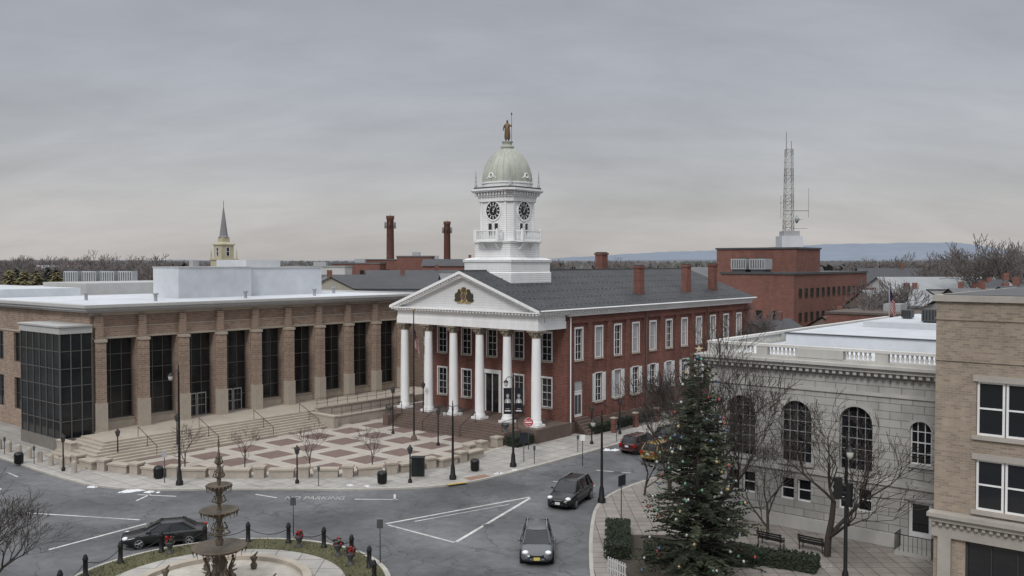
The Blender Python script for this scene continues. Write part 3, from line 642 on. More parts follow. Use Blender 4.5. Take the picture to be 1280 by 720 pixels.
# podium steps and terrace
mb = MB()
for i in range(8):
    mb.box(37.9-.45*i, 60+.004*i, 77.6-.45*i, 82.1+.004*i, .1, 1.5-.168*i, LIME)
mb.box(39.6, 80, 77.62, 83.39, .1, 1.497, LIME)
stp = thing('entrance_steps', 'wide pale stone steps before the civic building', 'steps', G(0, 0), GR, mb.mesh('entrance_steps'))
for a in (41, 47, 53, 58.5):
    mb = MB(); mb.tube((a, 77.8, 2.4), (a, 74.6, 1.1), .03, .03, BLACK, 5)
    for t in (0, .5, 1): mb.tube((a, 77.8-3.2*t, 2.4-1.3*t), (a, 77.8-3.2*t, 1.5-1.35*t), .025, .025, BLACK, 5)
    part(stp, 'handrail', mb)
def lowwall(a0, a1, b0, b1, z1, lab, rail=True):
    mb = MB(); mb.box(a0, a1, b0, b1, .1, z1, CONB); mb.box(a0-.06, a1+.06, b0-.06, b1+.06, z1, z1+.12, LIME)
    r = thing('retaining_wall', lab, 'wall', G(0, 0), GR, mb.mesh('retaining_wall'), group='stone walls beside the plaza')
    if not rail: return
    m2 = MB(); bc = (b0+b1)/2; m2.tube((a0+.1, bc, z1+1), (a1-.1, bc, z1+1), .025, .025, BLACK, 5); m2.tube((a0+.1, bc, z1+.5), (a1-.1, bc, z1+.5), .018, .018, BLACK, 5)
    k = int((a1-a0)/1.5)+1
    for i in range(k+1):
        x = a0+.1+(a1-a0-.2)*i/k; m2.tube((x, bc, z1), (x, bc, z1+1), .022, .022, BLACK, 5)
    part(r, 'railing', m2)
lowwall(60.1, 74, 76.9, 77.3, 1.75, 'pale stone ramp wall with black handrail'); lowwall(60.2, 71, 74.6, 75.0, 1.0, 'low pale stone ramp wall with black handrail')
lowwall(59.4, 60.0, 73.4, 77.5, 1.3, 'pale stone cheek wall ending the steps', False); lowwall(36.0, 36.5, 79.8, 82.6, 1.3, 'pale stone cheek wall beside the steps', False)
mb = MB(); mb.box(60.1, 80, 75.01, 76.89, .1, .8, CONB); structure('path', mb, rz=GR)

# ------------------------------------------------------------------ BANK
O3 = (56.0, 13.2)
bk = thing('bank_building', 'pale stone bank with arched windows and roof balustrade', 'building', G(*O3), GR)
def bpart(name, mb, label=None): return part(bk, name, mb.mesh(name, (O3[0], O3[1], 0)), label=label)
FA = 56.0; awb = [19.75, 23.5, 27.25]; BL = 29.6
ops = [(b-1.0, b+1.0, 4.3, 8.25) for b in awb]+[(15.4, 16.6, 5.2, 7.75), (15.35, 16.65, .35, 3.1)]+[(b-1.0, b-.1, 1.9, 3.3) for b in awb]+[(b+.1, b+1.0, 1.9, 3.3) for b in awb]
mb = MB(); mb.wall('a', FA, 13.2, BL, 0, 10.2, ops, BANK, .35, BANKT); mb.add([(FA, BL, 0), (92, BL, 0), (92, BL, 10.2), (FA, BL, 10.2)], [(0, 1, 2, 3)], BANK); mb.add([(92, 13.2, 0), (92, BL, 0), (92, BL, 10.2), (92, 13.2, 10.2)], [(0, 1, 2, 3)], BANK)
bpart('wall', mb)
mb = MB(); mb.box(FA-.12, FA, 13.2, BL+.1, 0, .9, BANKT); mb.box(FA-.14, FA, 13.2, BL+.1, 3.75, 4.0, BANKT); mb.box(FA-.1, FA, 13.2, BL+.1, 9.0, 9.2, BANKT)
mb.box(FA-.55, 92.3, 13.2, BL+.55, 10.45, 10.7, BANKT); mb.box(FA-.75, 92.5, 13.2, BL+.75, 10.7, 10.88, BANKT); mb.box(FA-.2, 92.2, 13.2, BL+.2, 10.2, 10.45, BANKT)
y = 13.3
while y < BL+.2: mb.box(FA-.45, FA-.2, y, y+.2, 10.22, 10.448, BANKT); y += .42
bpart('cornice', mb)
mb = MB(); mb.box(FA-.1, 92, 13.2, BL-.0, 10.88, 10.93, WHITE2); mb.box(FA+9, 90, 15, BL-1.5, 10.93, 11.75, WHITE2); mb.box(FA+18, 88, 17, BL-4, 11.75, 12.3, WHITE2); mb.box(FA+8.9, 90.1, 14.9, BL-1.4, 11.75, 11.83, DGREY); mb.box(FA+9.2, 89.8, 15.2, BL-1.7, 11.83, 11.85, WHITE2); bpart('roof', mb, 'white membrane flat roof')
mb = MB(); WB = M('baluster_white', (.58, .57, .545), .7, .16, 2)
x0, x1 = FA-.1, FA+.2
mb.box(x0-.06, x1+.06, 13.2, BL+.1, 10.88, 11.05, BANKT); mb.box(x0-.08, x1+.08, 13.2, BL+.12, 11.58, 11.75, WB)
piers = [13.2, 17.85, 21.6, 25.4, 29.0]
for p in piers: mb.box(x0-.05, x1+.05, p, min(p+.75, BL+.05), 11.05, 11.58, BANKT)
for p in (21.6,): mb.box(x0-.1, x1+.1, p-1.1, p+1.85, 11.05, 11.585, BANKT)
y = 14.1
while y < 29:
    if not any(p-.1 < y < p+.85 for p in piers) and not (20.4 < y < 23.5): mb.lathe(FA+.05, y, [(.1, 11.05), (.1, 11.1), (.05, 11.14), (.11, 11.28), (.05, 11.48), (.1, 11.53), (.1, 11.58)], WB, 8)
    y += .27
mb.box(x1+.1, 92, BL-.25, BL+.05, 10.88, 11.05, BANKT); mb.box(x1+.1, 92, BL-.3, BL+.1, 11.58, 11.75, WB)
for k in range(9): mb.box(FA+3+k*4, FA+3.7+k*4, BL-.28, BL+.08, 11.05, 11.58, BANKT)
for k in range(120):
    if (k*.29+.9) % 4 < 3.1: mb.lathe(FA+.9+k*.29, BL-.1, [(.08, 11.05), (.1, 11.28), (.05, 11.48), (.08, 11.58)], WB, 6)
bpart('balustrade', mb)
GWHT = M('frame_grey', (.30, .30, .30), .6, 0)
bw = win_mesh(2.0, 3.95, 4, 6, .07, GWHT, GLASS, .3, arched=True, fill=BANKT, sill=BANKT, mw=.035)
for b in awb: part(bk, 'window', bw, (0, b-O3[1], 4.3), -pi/2)
part(bk, 'window', win_mesh(1.2, 2.55, 3, 4, .08, WHITE, GLASS, .25, arched=True, fill=BANKT, sill=BANKT), (0, 16-O3[1], 5.2), -pi/2)
lwb = win_mesh(.9, 1.4, 1, 2, .08, WHITE, GLASS, .25)
for b in awb:
    for d in (-.55, .55): part(bk, 'window', lwb, (0, b+d-O3[1], 1.9), -pi/2)
dm = MB(); dm.box(-.65, .65, .2, .26, 0, 2.75, WHITE); dm.box(-.45, .45, .17, .2, .9, 2.5, GLASS); dm.box(-.85, .85, -.12, 0, 2.75, 3.0, BANKT); part(bk, 'door', dm, (0, 16-O3[1], .35), -pi/2)
mb = MB(); mb.box(FA-1.3, FA-.15, 15, 17, .1, .35, BANKT)
for (p, q) in (((FA-1.25, 15), (FA-1.25, 17)), ((FA-1.25, 15), (FA-.2, 15)), ((FA-1.25, 17), (FA-.2, 17))):
    mb.tube((*p, 1.3), (*q, 1.3), .03, .03, BLACK, 5)
    for k in range(9):
        t = k/8; mb.tube((p[0]+(q[0]-p[0])*t, p[1]+(q[1]-p[1])*t, .35), (p[0]+(q[0]-p[0])*t, p[1]+(q[1]-p[1])*t, 1.3), .015, .015, BLACK, 4)
bpart('railing', mb)
for (a, b, s, m) in ((76, 21.0, 1.2, DGREY), (82, 19, 1.2, LGREY), (80, 24, .8, DGREY), (84, 22, .7, LGREY)):
    mb = MB(); mb.box(a-s/2, a+s/2, b-s/2, b+s/2, 12.4, 12.4+s*.8, m); mb.box(a-s/2+.1, a+s/2-.1, b-s/2+.1, b+s/2-.1, 12.3, 12.4, BLACK)
    for k in range(5): mb.box(a-s/2-.02, a-s/2, b-s/2+.08+k*s/5.2, b-s/2+.16+k*s/5.2, 12.5, 12.35+s*.75, BLACK)
    bpart('air_conditioner', mb)

# ------------------------------------------------------------------ BUFF BRICK SHOP BUILDING
O4 = (48.0, 13.05)
tb = thing('shop_building', 'buff brick commercial building with stone shopfront cornice', 'building', G(*O4), GR)
def tpart(name, mb, label=None): return part(tb, name, mb.mesh(name, (O4[0], O4[1], 0)), label=label)
wb = [9.95, 5.4, .8]; ops = []
for b in wb: ops += [(b-1.25, b+1.25, 8.7, 11.3), (b-1.25, b+1.25, 5.1, 7.55)]
ops += [(8.2, 11.6, .5, 3.5), (3.5, 7.2, .5, 3.5)]
mb = MB(); mb.wall('a', 48, -6, 13.05, 0, 15.1, ops, BBUF, .25); mb.add([(48, 13.05, 0), (66, 13.05, 0), (66, 13.05, 15.1), (48, 13.05, 15.1)], [(0, 1, 2, 3)], BBUF)
for z_ in (12.2, 14.2): mb.box(47.94, 48, -6, 13.07, z_, z_+.12, BBUF)
tpart('wall', mb)
STN = M('shop_stone', (.36, .335, .30), .8, .2, 1.5)
mb = MB(); mb.box(47.85, 66, -6, 13.2, 15.1, 15.4, STN); mb.box(48.2, 66, -6, 12.8, 15.4, 15.43, DGREY); tpart('parapet', mb)
mb = MB(); mb.box(47.5, 48, -6, 13.15, 4.35, 4.6, STN); mb.box(47.3, 48, -6, 13.2, 4.6, 4.8, STN); mb.box(47.8, 48, -6, 13.1, 3.55, 4.35, STN)
y = -6
while y < 13: mb.box(47.6, 47.8, y, y+.15, 4.15, 4.348, STN); y += .32
for b in (12.2, 7.45, 2.7): mb.box(47.75, 48, b, b+.6, 0, 3.55, STN)
tpart('shopfront_cornice', mb)
w1 = win_mesh(1.2, 2.6, 1, 2, .1, WHITE, GLASS, .18); w2 = win_mesh(1.2, 2.45, 1, 2, .1, WHITE, GLASS, .18)
def boxmesh(name, *a):
    m_ = MB(); m_.box(*a); return m_.mesh(name)
silm = boxmesh('sill', -1.4, 1.4, -.15, .05, -.18, -.002, STN); linm = boxmesh('lintel', -1.4, 1.4, -.07, 0, .002, .3, STN)
for b in wb:
    for d in (-.63, .63):
        part(tb, 'window', w1, (0, b+d-O4[1], 8.7), -pi/2); part(tb, 'window', w2, (0, b+d-O4[1], 5.1), -pi/2)
    for z_ in (8.7, 5.1): part(tb, 'sill', silm, (0, b-O4[1], z_), -pi/2)
    for z_ in (11.3, 7.55): part(tb, 'lintel', linm, (0, b-O4[1], z_), -pi/2)
for b in (9.9, 5.35): part(tb, 'shop_window', win_mesh(3.4 if b > 9 else 3.7, 3.0, 3, 1, .1, MULL, GLASS, .2), (0, b-O4[1], .5), -pi/2)

# ------------------------------------------------------------------ BACKGROUND
cb_ = thing('office_building', 'dark red brick flat roofed office block with small windows', 'building', G(144, 61), GR)
def opart(name, mb): return part(cb_, name, mb.mesh(name, (144, 61, 0)))
mb = MB(); mb.box(144, 178, 61, 74, 0, 15.0, BFAR); mb.box(152, 162.5, 64, 79, 0, 19.3, BFAR); mb.box(178, 186, 62, 74, 0, 12, BFAR); opart('wall', mb)
mb = MB(); mb.box(143.8, 178.2, 60.8, 74.2, 15.0, 15.35, DGREY); mb.box(151.8, 162.7, 63.8, 79.2, 19.3, 19.6, DGREY); opart('roof_edge', mb)
ow = win_mesh(1.1, 1.5, 2, 1, .07, MULL, GLASS, -.05)
for k in range(13):
    for z_ in (11.2, 7.2): part(cb_, 'window', ow, (2.5+k*2.45, 0, z_))
for k in range(3): part(cb_, 'window', ow, (0, 3+k*3, 7.5), -pi/2)
for k in range(2):
    mb = MB(); mb.box(146, 149, 67+k*3.4, 69.8+k*3.4, 15.8, 17.6, LGREY); mb.box(146.2, 148.8, 67.2+k*3.4, 69.6+k*3.4, 15.35, 15.8, DGREY)
    for q in range(6): mb.box(145.95, 146, 67.2+k*3.4+q*.43, 67.35+k*3.4+q*.43, 16.0, 17.4, DGREY)
    mb.lathe(147.5, 68.4+k*3.4, [(.9, 17.6), (.9, 17.8)], DGREY, 12); opart('air_conditioner', mb)
mx, my = 49.8, 166.0
mast = thing('radio_mast', 'grey lattice radio mast on white roof hut', 'radio mast', (mx, my, 19.5), 0)
MR = M('mast_steel', (.25, .235, .235), .5, .2, 1); MW_ = M('mast_white', (.42, .42, .42), .5, .2, 1); mb = MB(); mb.box(-1.7, 2.0, -2, 2, 0, 2.2, WHITE2); mb.box(-1.2, 1.6, -1.5, 1.5, 2.2, 3.1, LGREY); part(mast, 'hut', mb)
mb = MB(); hw = .85; z0 = 2.6
cs = [(-hw, -hw), (hw, -hw), (hw, hw), (-hw, hw)]
def tp(t): return .92-.25*t
nseg = 13; top_z = 17.8
for k in range(nseg):
    t0, t1 = k/nseg, (k+1)/nseg; za = z0+(top_z-z0)*t0; zb = z0+(top_z-z0)*t1
    for i in range(4):
        p, q = cs[i], cs[(i+1) % 4]; m_ = MW_ if k % 4 >= 2 else MR
        mb.tube((p[0]*tp(t0), p[1]*tp(t0), za), (p[0]*tp(t1), p[1]*tp(t1), zb), .07, .07, m_, 4)
        mb.tube((p[0]*tp(t0), p[1]*tp(t0), za), (q[0]*tp(t1), q[1]*tp(t1), zb), .04, .04, m_, 4); mb.tube((q[0]*tp(t0), q[1]*tp(t0), za), (p[0]*tp(t1), p[1]*tp(t1), zb), .04, .04, m_, 4)
        mb.tube((p[0]*tp(t1), p[1]*tp(t1), zb), (q[0]*tp(t1), q[1]*tp(t1), zb), .04, .04, m_, 4)
part(mast, 'lattice', mb)
mb = MB(); mb.tube((-.5, 0, 17.8), (-.5, 0, 21), .06, .04, DGREY, 5); mb.tube((.4, 0, 17.8), (.4, 0, 19.3), .05, .04, DGREY, 5); mb.tube((-1, 0, 6.8), (3.6, 0, 6.8), .09, .09, LGREY, 5); mb.tube((3.6, 0, 5.6), (3.6, 0, 10.8), .06, .05, LGREY, 5); mb.tube((-1.4, 0, 9.5), (-1.4, 0, 5.5), .05, .05, LGREY, 5)
mb.tube((-1.6, 0, 8.2), (-.8, 0, 8.2), .06, .06, LGREY, 5); mb.tube((1, -.3, 5.2), (2.2, -.9, 5.2), .06, .06, LGREY, 5); mb.tube((1.2, -.9, 5.2), (1.6, -1.25, 5.2), .75, .1, LGREY, 14, True); mb.tube((.8, 0, 3.6), (3.4, 0, 3.6), .05, .05, LGREY, 5)
part(mast, 'antenna', mb)
for (px, Y, topy, r, lab) in ((488, 260, 270, 1.0, 'tall red brick factory chimney with antennas'), (559, 280, 277, .95, 'tall slim brick factory chimney')):
    X = (px-640)/1150*Y; zt = 17+(328-topy)*Y/1150; mb = MB(); mb.lathe(0, 0, [(r*1.25, 0), (r, zt-1), (r*1.15, zt-.9), (r*1.15, zt)], BFAR, 14)
    s = thing('factory_chimney', lab, 'chimney', (X, Y, 0), 0); part(s, 'stack', mb)
    mb = MB()
    for i in range(8):
        t = i*pi/4; mb.tube((cos(t)*r*1.5, sin(t)*r*1.5, zt-3.6), (cos(t)*r*1.5, sin(t)*r*1.5, zt-1.8), .12, .12, DGREY, 5, True); mb.tube((cos(t)*r, sin(t)*r, zt-3), (cos(t)*r*1.5, sin(t)*r*1.5, zt-3), .05, .05, DGREY, 4)
    mb.tube((0, 0, zt), (0, 0, zt+.8), .06, .03, DGREY, 4); part(s, 'antenna', mb)
X, Y = -62.6, 200; chh = thing('church', 'cream church tower with pointed grey spire', 'church', (X, Y, 0), GR)
SP = M('spire_slate', (.20, .20, .21), .7, .15, 1); CT = M('church_cream', (.44, .40, .29), .8, .12, 1)
mb = MB(); mb.box(-8, 22, -6, 6, 0, 11, CT); mb.box(-2, 2, -2, 2, 0, 17.6, CT); mb.box(-1.5, 1.5, -1.5, 1.5, 17.6, 20.8, CT); part(chh, 'wall', mb)
mb = MB(); mb.sqlathe(0, 0, [(2.2, 17.5), (2.2, 17.8)], CT); mb.sqlathe(0, 0, [(1.7, 20.7), (1.7, 21), (.9, 21.4), (.9, 22.4)], CT)
for sx in (-1, 1):
    for sy in (-1, 1): mb.lathe(sx*1.9, sy*1.9, [(.2, 17.8), (.15, 18.8), (.02, 20)], CT, 6)
part(chh, 'belfry', mb)
mb = MB(); mb.lathe(0, 0, [(1.15, 22.4), (.9, 22.8), (.03, 29.4)], SP, 8, smooth=False); mb.tube((0, 0, 29.3), (0, 0, 30.4), .06, .04, DGREY, 4); part(chh, 'spire', mb)
for (x, y, r) in ((0, -1.5, 0), (-1.5, 0, -pi/2)):
    part(chh, 'window', win_mesh(.9, 2, 1, 2, .08, WHITE, GLASS, -.02), (x, y, 18.3), r)
WALLS = [M('town_%s' % n_, c, .85, .15, .5) for n_, c in (('cream', (.38, .36, .31)), ('white', (.48, .48, .48)), ('grey', (.28, .28, .28)), ('brown', (.20, .155, .13)), ('bluegrey', (.25, .27, .30)))]+[BFAR, BFAR, BTAN]
ROOFS = [M('townroof_%s' % n_, c, .8, .2, .6) for n_, c in (('dark', (.075, .077, .084)), ('grey', (.14, .14, .145)), ('light', (.28, .29, .30)), ('brown', (.11, .09, .08)))]
def house(X, Y, w_, d, h, wm, rm, gable=True, rz=GR, lab=None, rh=None, name='house'):
    mb = MB(); mb.box(-w_/2, w_/2, -d/2, d/2, 0, h, wm)
    nwin = max(2, int(w_/3)); nst = max(1, int(h/3.2))
    for k in range(nwin):
        for s in range(nst):
            x = -w_/2+w_*(k+.5)/nwin; mb.box(x-.5, x+.5, -d/2-.04, -d/2-.001, 1+s*3.1, 2.6+s*3.1, GLASS)
            mb.box(x-.62, x+.62, -d/2-.03, -d/2-.0005, .9+s*3.1, 1+s*3.1, WHITE)
    nd = max(2, int(d/3))
    for k in range(nd):
        for s in range(nst):
            y = -d/2+d*(k+.5)/nd; mb.box(-w_/2-.04, -w_/2-.001, y-.5, y+.5, 1+s*3.1, 2.6+s*3.1, GLASS)
    root = thing(name, lab or ('gabled town house' if gable else 'flat roofed town building')+' with '+('dark' if rm in (ROOFS[0], ROOFS[1]) else 'pale' if rm is ROOFS[2] else 'brown')+' roof', 'building', (X, Y, 0), rz, group='town buildings behind the square')
    part(root, 'wall', mb)
    mb = MB()
    if gable:
        r = rh or d*.32
        for s in (-1, 1): mb.add([(-w_/2-.4, s*(d/2+.4), h-.15), (w_/2+.4, s*(d/2+.4), h-.15), (w_/2+.4, 0, h+r), (-w_/2-.4, 0, h+r)], [(0, 1, 2, 3)], rm)
        for s in (-1, 1): mb.add([(s*w_/2, -d/2, h), (s*w_/2, d/2, h), (s*w_/2, 0, h+r-.1)], [(0, 1, 2)], wm)
        mb.box(w_*.2, w_*.2+.7, -.3, .5, h+r*.6, h+r+1.1, BFAR)
    else:
        mb.box(-w_/2-.15, w_/2+.15, -d/2-.15, d/2+.15, h, h+.3, rm); mb.box(-w_*.1, w_*.12, -1, 1.2, h+.3, h+1.3, LGREY)
    part(root, 'roof', mb)
    return root
def hp(px, Y): return (px-640)/1150*Y
house(hp(530, 262), 262, 34, 14, 17.6, BFAR, ROOFS[1], False, 0, 'long red brick mill building')
house(hp(450, 240), 240, 12, 12, 16.6, BFAR, ROOFS[1], False, 0, 'red brick mill wing'); house(hp(520, 245), 245, 9, 10, 18.4, BFAR, ROOFS[1], False, 0, 'tall red brick mill stair block')
house(hp(570, 235), 235, 16, 10, 16.2, BFAR, ROOFS[0], True, 0, 'gabled red brick mill workshop', 1.6)
house(hp(400, 225), 225, 14, 10, 15.8, WALLS[1], ROOFS[2], False, 0, 'pale flat roofed building'); house(hp(470, 165), 165, 22, 13, 12.6, WALLS[4], ROOFS[0], True, 0, 'grey building with broad dark roof', 2.2)
house(hp(410, 155), 155, 6, 10, 12.0, WALLS[0], ROOFS[1], True, -pi/2+.3, 'cream gabled house with pale roof trim', 2.6)
house(hp(520, 190), 190, 20, 14, 13.4, WALLS[3], ROOFS[0], True, .2, 'brown building with dark roof', 2.0); house(hp(560, 170), 170, 16, 10, 13.6, BFAR, ROOFS[1], False, .1, 'brick building behind the courthouse')
house(hp(1120, 122), 122, 12, 14, 10.2, BFAR, ROOFS[3], False, GR, 'red brick row building near the bank'); house(hp(1045, 128), 128, 9, 10, 6.5, WALLS[3], ROOFS[3], True, GR)
house(hp(1175, 190), 190, 26, 12, 11.8, WALLS[1], ROOFS[2], True, .05, 'long building with pale roof', 2.2); house(hp(1110, 205), 205, 14, 10, 12.5, WALLS[2], ROOFS[0], True, .1)
house(hp(1252, 150), 150, 7, 9, 11, WALLS[1], ROOFS[0], True, -pi/2-.2, 'white gabled house with dark roof', 3.2); house(hp(1215, 140), 140, 8, 8, 10.5, WALLS[3], ROOFS[1], True, .3)
house(hp(965, 132), 132, 12, 10, 5.5, WALLS[3], ROOFS[0], True, GR); house(hp(1180, 110), 110, 10, 10, 9.8, BFAR, ROOFS[1], False, GR, 'dark brick building beyond the bank roof'); house(hp(1265, 125), 125, 14, 12, 10.0, WALLS[2], ROOFS[0], True, GR)
rr = random.Random(11)
for i in range(26):
    Y = rr.uniform(135, 260); px = rr.uniform(1080, 1300); house(hp(px, Y), Y, rr.uniform(7, 14), rr.uniform(7, 10), min(12.2, rr.uniform(8, 10)+(Y-135)*.02), rr.choice(WALLS), rr.choice(ROOFS), rr.random() < .75, rr.uniform(0, 1.5))
for i in range(95):
    Y = rr.uniform(210, 620); px = rr.choice([rr.uniform(-60, 560), rr.uniform(820, 1360)])
    if 430 < px < 600 and Y < 320: continue
    h = min(17-(8 if Y > 300 else 4)-rr.uniform(0, 4), 12); house(hp(px, Y), Y, rr.uniform(9, 24), rr.uniform(8, 14), max(6, h), rr.choice(WALLS), rr.choice(ROOFS), rr.random() < .65, rr.uniform(0, 1.5))
def ridge(name, Y, pts, dep, col):
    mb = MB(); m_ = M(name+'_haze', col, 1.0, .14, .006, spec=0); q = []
    for i in range(len(pts)-1):
        for k in range(8):
            t = k/8; q.append((pts[i][0]*(1-t)+pts[i+1][0]*t, pts[i][1]*(1-t)+pts[i+1][1]*t+rr.uniform(-.45, .45)))
    q.append(pts[-1]); vs = []
    for px, py in q:
        X = hp(px, Y); zt = 17+(328-py)*Y/1150; vs += [(X, Y-dep, -1), (X, Y, zt), (X, Y+dep, -1)]
    fs = []
    for i in range(len(q)-1):
        for j in (0, 1): fs.append((i*3+j, i*3+3+j, i*3+4+j, i*3+1+j))
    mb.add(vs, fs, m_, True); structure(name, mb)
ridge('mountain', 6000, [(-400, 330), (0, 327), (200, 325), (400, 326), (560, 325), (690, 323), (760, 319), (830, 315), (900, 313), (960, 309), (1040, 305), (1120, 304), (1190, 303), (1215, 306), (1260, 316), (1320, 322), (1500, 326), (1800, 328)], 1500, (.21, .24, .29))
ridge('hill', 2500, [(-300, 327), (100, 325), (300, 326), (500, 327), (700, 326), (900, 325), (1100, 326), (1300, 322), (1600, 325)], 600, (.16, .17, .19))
mb = MB(); FW = M('far_wood', (.13, .122, .122), .95, .5, .12, spec=0); FW2 = M('far_wood_green', (.10, .11, .095), .95, .5, .12, spec=0)
for i in range(7500):
    Y = rr.uniform(520, 1500); px = rr.uniform(-150, 1430); X = hp(px, Y); h = 17+rr.uniform(-7, 2.6)*Y/1150; w_ = rr.uniform(1.6, 4); m_ = FW2 if rr.random() < .2 else FW
    t0 = rr.uniform(0, 6); hs = h-rr.uniform(2.5, 5)
    mb.add([(X+w_*cos(t0+j*pi/3)*rr.uniform(.7, 1.2), Y+w_*sin(t0+j*pi/3), hs+rr.uniform(-1.5, 1.5)) for j in range(6)]+[(X+rr.uniform(-1, 1), Y, h)]+[(X+.6*w_*cos(t0+j*pi/3), Y+.6*w_*sin(t0+j*pi/3), 0) for j in range(6)], [(j, (j+1) % 6, 6) for j in range(6)]+[(j, (j+1) % 6, 7+(j+1) % 6, 7+j) for j in range(6)], m_, True)
thing('distant_wood', 'hazy leafless woodland on the horizon', 'woodland', mesh=mb.mesh('distant_wood'), kind='stuff')

# ------------------------------------------------------------------ TREES
def bare(h, spread, seed, levels=5, mat=BARK, r0=.2, twig=.012, start=.3, kids=3, lift=.12):
    R = random.Random(seed); T = MB(); C = MB()
    def grow(p, d, L, r, lv):
        seg = 3 if lv < 3 else 2; q = p; dd = d; mbx = T if lv == 0 else C; pts = [(p, r)]; wob = .10 if lv == 0 else .22
        for s in range(seg):
            dd = (dd+Vector((R.uniform(-wob, wob), R.uniform(-wob, wob), R.uniform(-.06, .14)))).normalized()
            r2 = max(twig, r*(1-.32*(s+1)/seg)); n_ = q+dd*(L/seg); mbx.tube(q, n_, pts[-1][1], r2, mat, 7 if lv < 2 else 4 if lv < 3 else 3); q = n_; pts.append((q, r2))
        if lv >= levels: return
        k = kids+(1 if lv < 3 else 0)
        for i in range(k):
            bi = len(pts)-1 if i < 2 else R.randint(1, len(pts)-1); bp, br = pts[bi]
            ang = R.uniform(.35, .95)*spread; az = R.uniform(0, 2*pi) if lv else 2*pi*i/k+R.uniform(-.4, .4)
            a = dd.orthogonal().normalized(); b = dd.cross(a); nd = (dd*cos(ang)+(a*cos(az)+b*sin(az))*sin(ang)).normalized()
            nd.z += lift; nd.normalize(); grow(bp, nd, L*R.uniform(.62, .86), br*R.uniform(.58, .74), lv+1)
    grow(Vector((0, 0, 0)), Vector((0, 0, 1)), h*start, r0, 0)
    return T.mesh('trunk'), C.mesh('crown')
def tree(name, lab, cat, loc, tc2, height, rz=0, group=None, wide=1.0):
    tm, cm = tc2; s = height/max(v.co.z for v in cm.vertices)
    o = thing(name, lab, cat, loc, rz, group=group); o.scale = (s*wide, s*wide, s); part(o, 'trunk', tm); part(o, 'crown', cm); return o
big = bare(12.5, .85, 5, 6, r0=.27, twig=.014, start=.28, lift=.22); mid = bare(9, .95, 31, 5, r0=.15, twig=.010, start=.3, kids=3, lift=.24); mid2 = bare(9, .9, 14, 5, r0=.13, twig=.010, start=.27, kids=3, lift=.22); sml = bare(3.6, .8, 3, 4, r0=.06, twig=.009, start=.36)
tree('bare_tree', 'large leafless street tree behind the decorated conifer', 'tree', (12.0, 55.5, .13), big, 13.9, .5, None, 1.0)
tree('bare_tree', 'leafless street tree by the side street corner', 'tree', (11.2, 65, .13), mid2, 9.5, 2.0)
tree('bare_tree', 'open dark leafless tree on the pavement before the bank', 'tree', (18.1, 52.4, .13), mid, 9.8, 1.0, 'street trees by the bank', 1.15)
tree('bare_tree', 'smaller leafless tree on the pavement before the bank', 'tree', (15.5, 55.5, .13), mid2, 6.6, 3, 'street trees by the bank', .9)
tree('bare_tree', 'small leafless tree beside the street kerb', 'tree', (9.6, 66.2, .13), mid, 4.8, 2, 'street trees by the bank')
tree('bare_tree', 'leafless tree at the edge of the fountain island', 'tree', (-25.8, 44.5, 0), big, 6.8, 2.2, None, 1.5)
tree('bare_tree', 'leafless tree beside the courthouse side street', 'tree', (20.5, 84, .13), mid, 12, 4)
tree('bare_tree', 'leafless tree further along the side street', 'tree', (27, 96, .13), mid2, 10.5, 1)
for (x, y) in ((-21.9, 75), (-16.5, 74.6), (-11.6, 76), (-27, 75.5)):
    tree('young_tree', 'young leafless tree on the patterned plaza', 'tree', (x, y, .14), sml, rr.uniform(3.2, 3.9), rr.uniform(0, 6), 'young trees on the plaza')
f1 = bare(16, 1.0, 21, 6, BARK_HAZED, .3, .03, .22); f2 = bare(16, .9, 22, 6, BARK_HAZED, .3, .03, .22); f3 = bare(16, 1.1, 23, 6, BARK_HAZED, .3, .028, .2)
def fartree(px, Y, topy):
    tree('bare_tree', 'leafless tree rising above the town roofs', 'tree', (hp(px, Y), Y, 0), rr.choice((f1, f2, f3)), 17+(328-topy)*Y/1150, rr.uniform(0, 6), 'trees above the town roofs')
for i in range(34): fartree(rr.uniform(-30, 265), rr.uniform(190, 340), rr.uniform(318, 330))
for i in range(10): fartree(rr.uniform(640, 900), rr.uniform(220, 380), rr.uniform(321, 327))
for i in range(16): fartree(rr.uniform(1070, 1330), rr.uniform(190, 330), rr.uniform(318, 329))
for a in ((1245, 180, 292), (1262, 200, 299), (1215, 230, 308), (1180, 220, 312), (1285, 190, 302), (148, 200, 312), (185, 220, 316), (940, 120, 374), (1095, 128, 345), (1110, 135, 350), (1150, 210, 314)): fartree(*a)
def conif(seed, h, R_, col, nb=900):
    R = random.Random(seed); C = MB()
    for i in range(nb):
        zz = h*(1-.9*R.random()**.8); rr_ = R_*(1-zz/h)**.8*R.uniform(.4, 1.05)+.1; a = R.uniform(0, 2*pi); s = R.uniform(.35, .8)
        c = Vector((rr_*cos(a), rr_*sin(a), zz)); d1 = Vector((cos(a), sin(a), -.3))*s; d2 = Vector((-sin(a), cos(a), R.uniform(-.4, .4)))*s*.5
        C.add([c-d1*.4-d2, c+d1, c-d1*.4+d2], [(0, 1, 2)], col)
    T = MB(); T.tube((0, 0, 0), (0, 0, h*.9), .25, .04, BARK, 6); return T.mesh('trunk'), C.mesh('crown')
EV = M('evergreen_far', (.06, .07, .052), .9, .3, .5); OC = M('ochre_leaf', (.16, .14, .07), .9, .3, .5)
e1_ = conif(1, 14, 3.2, EV); e2_ = conif(2, 12, 4.5, OC)
for (px, Y, s) in ((20, 175, 16), (60, 180, 16), (1000, 300, 16), (1090, 240, 14), (1200, 260, 15), (700, 300, 17), (230, 260, 17), (1130, 160, 12)):
    tree('evergreen_tree', 'dark evergreen tree among the town roofs', 'tree', (hp(px, Y), Y, 0), e1_, s, rr.uniform(0, 6), 'evergreens in the town')
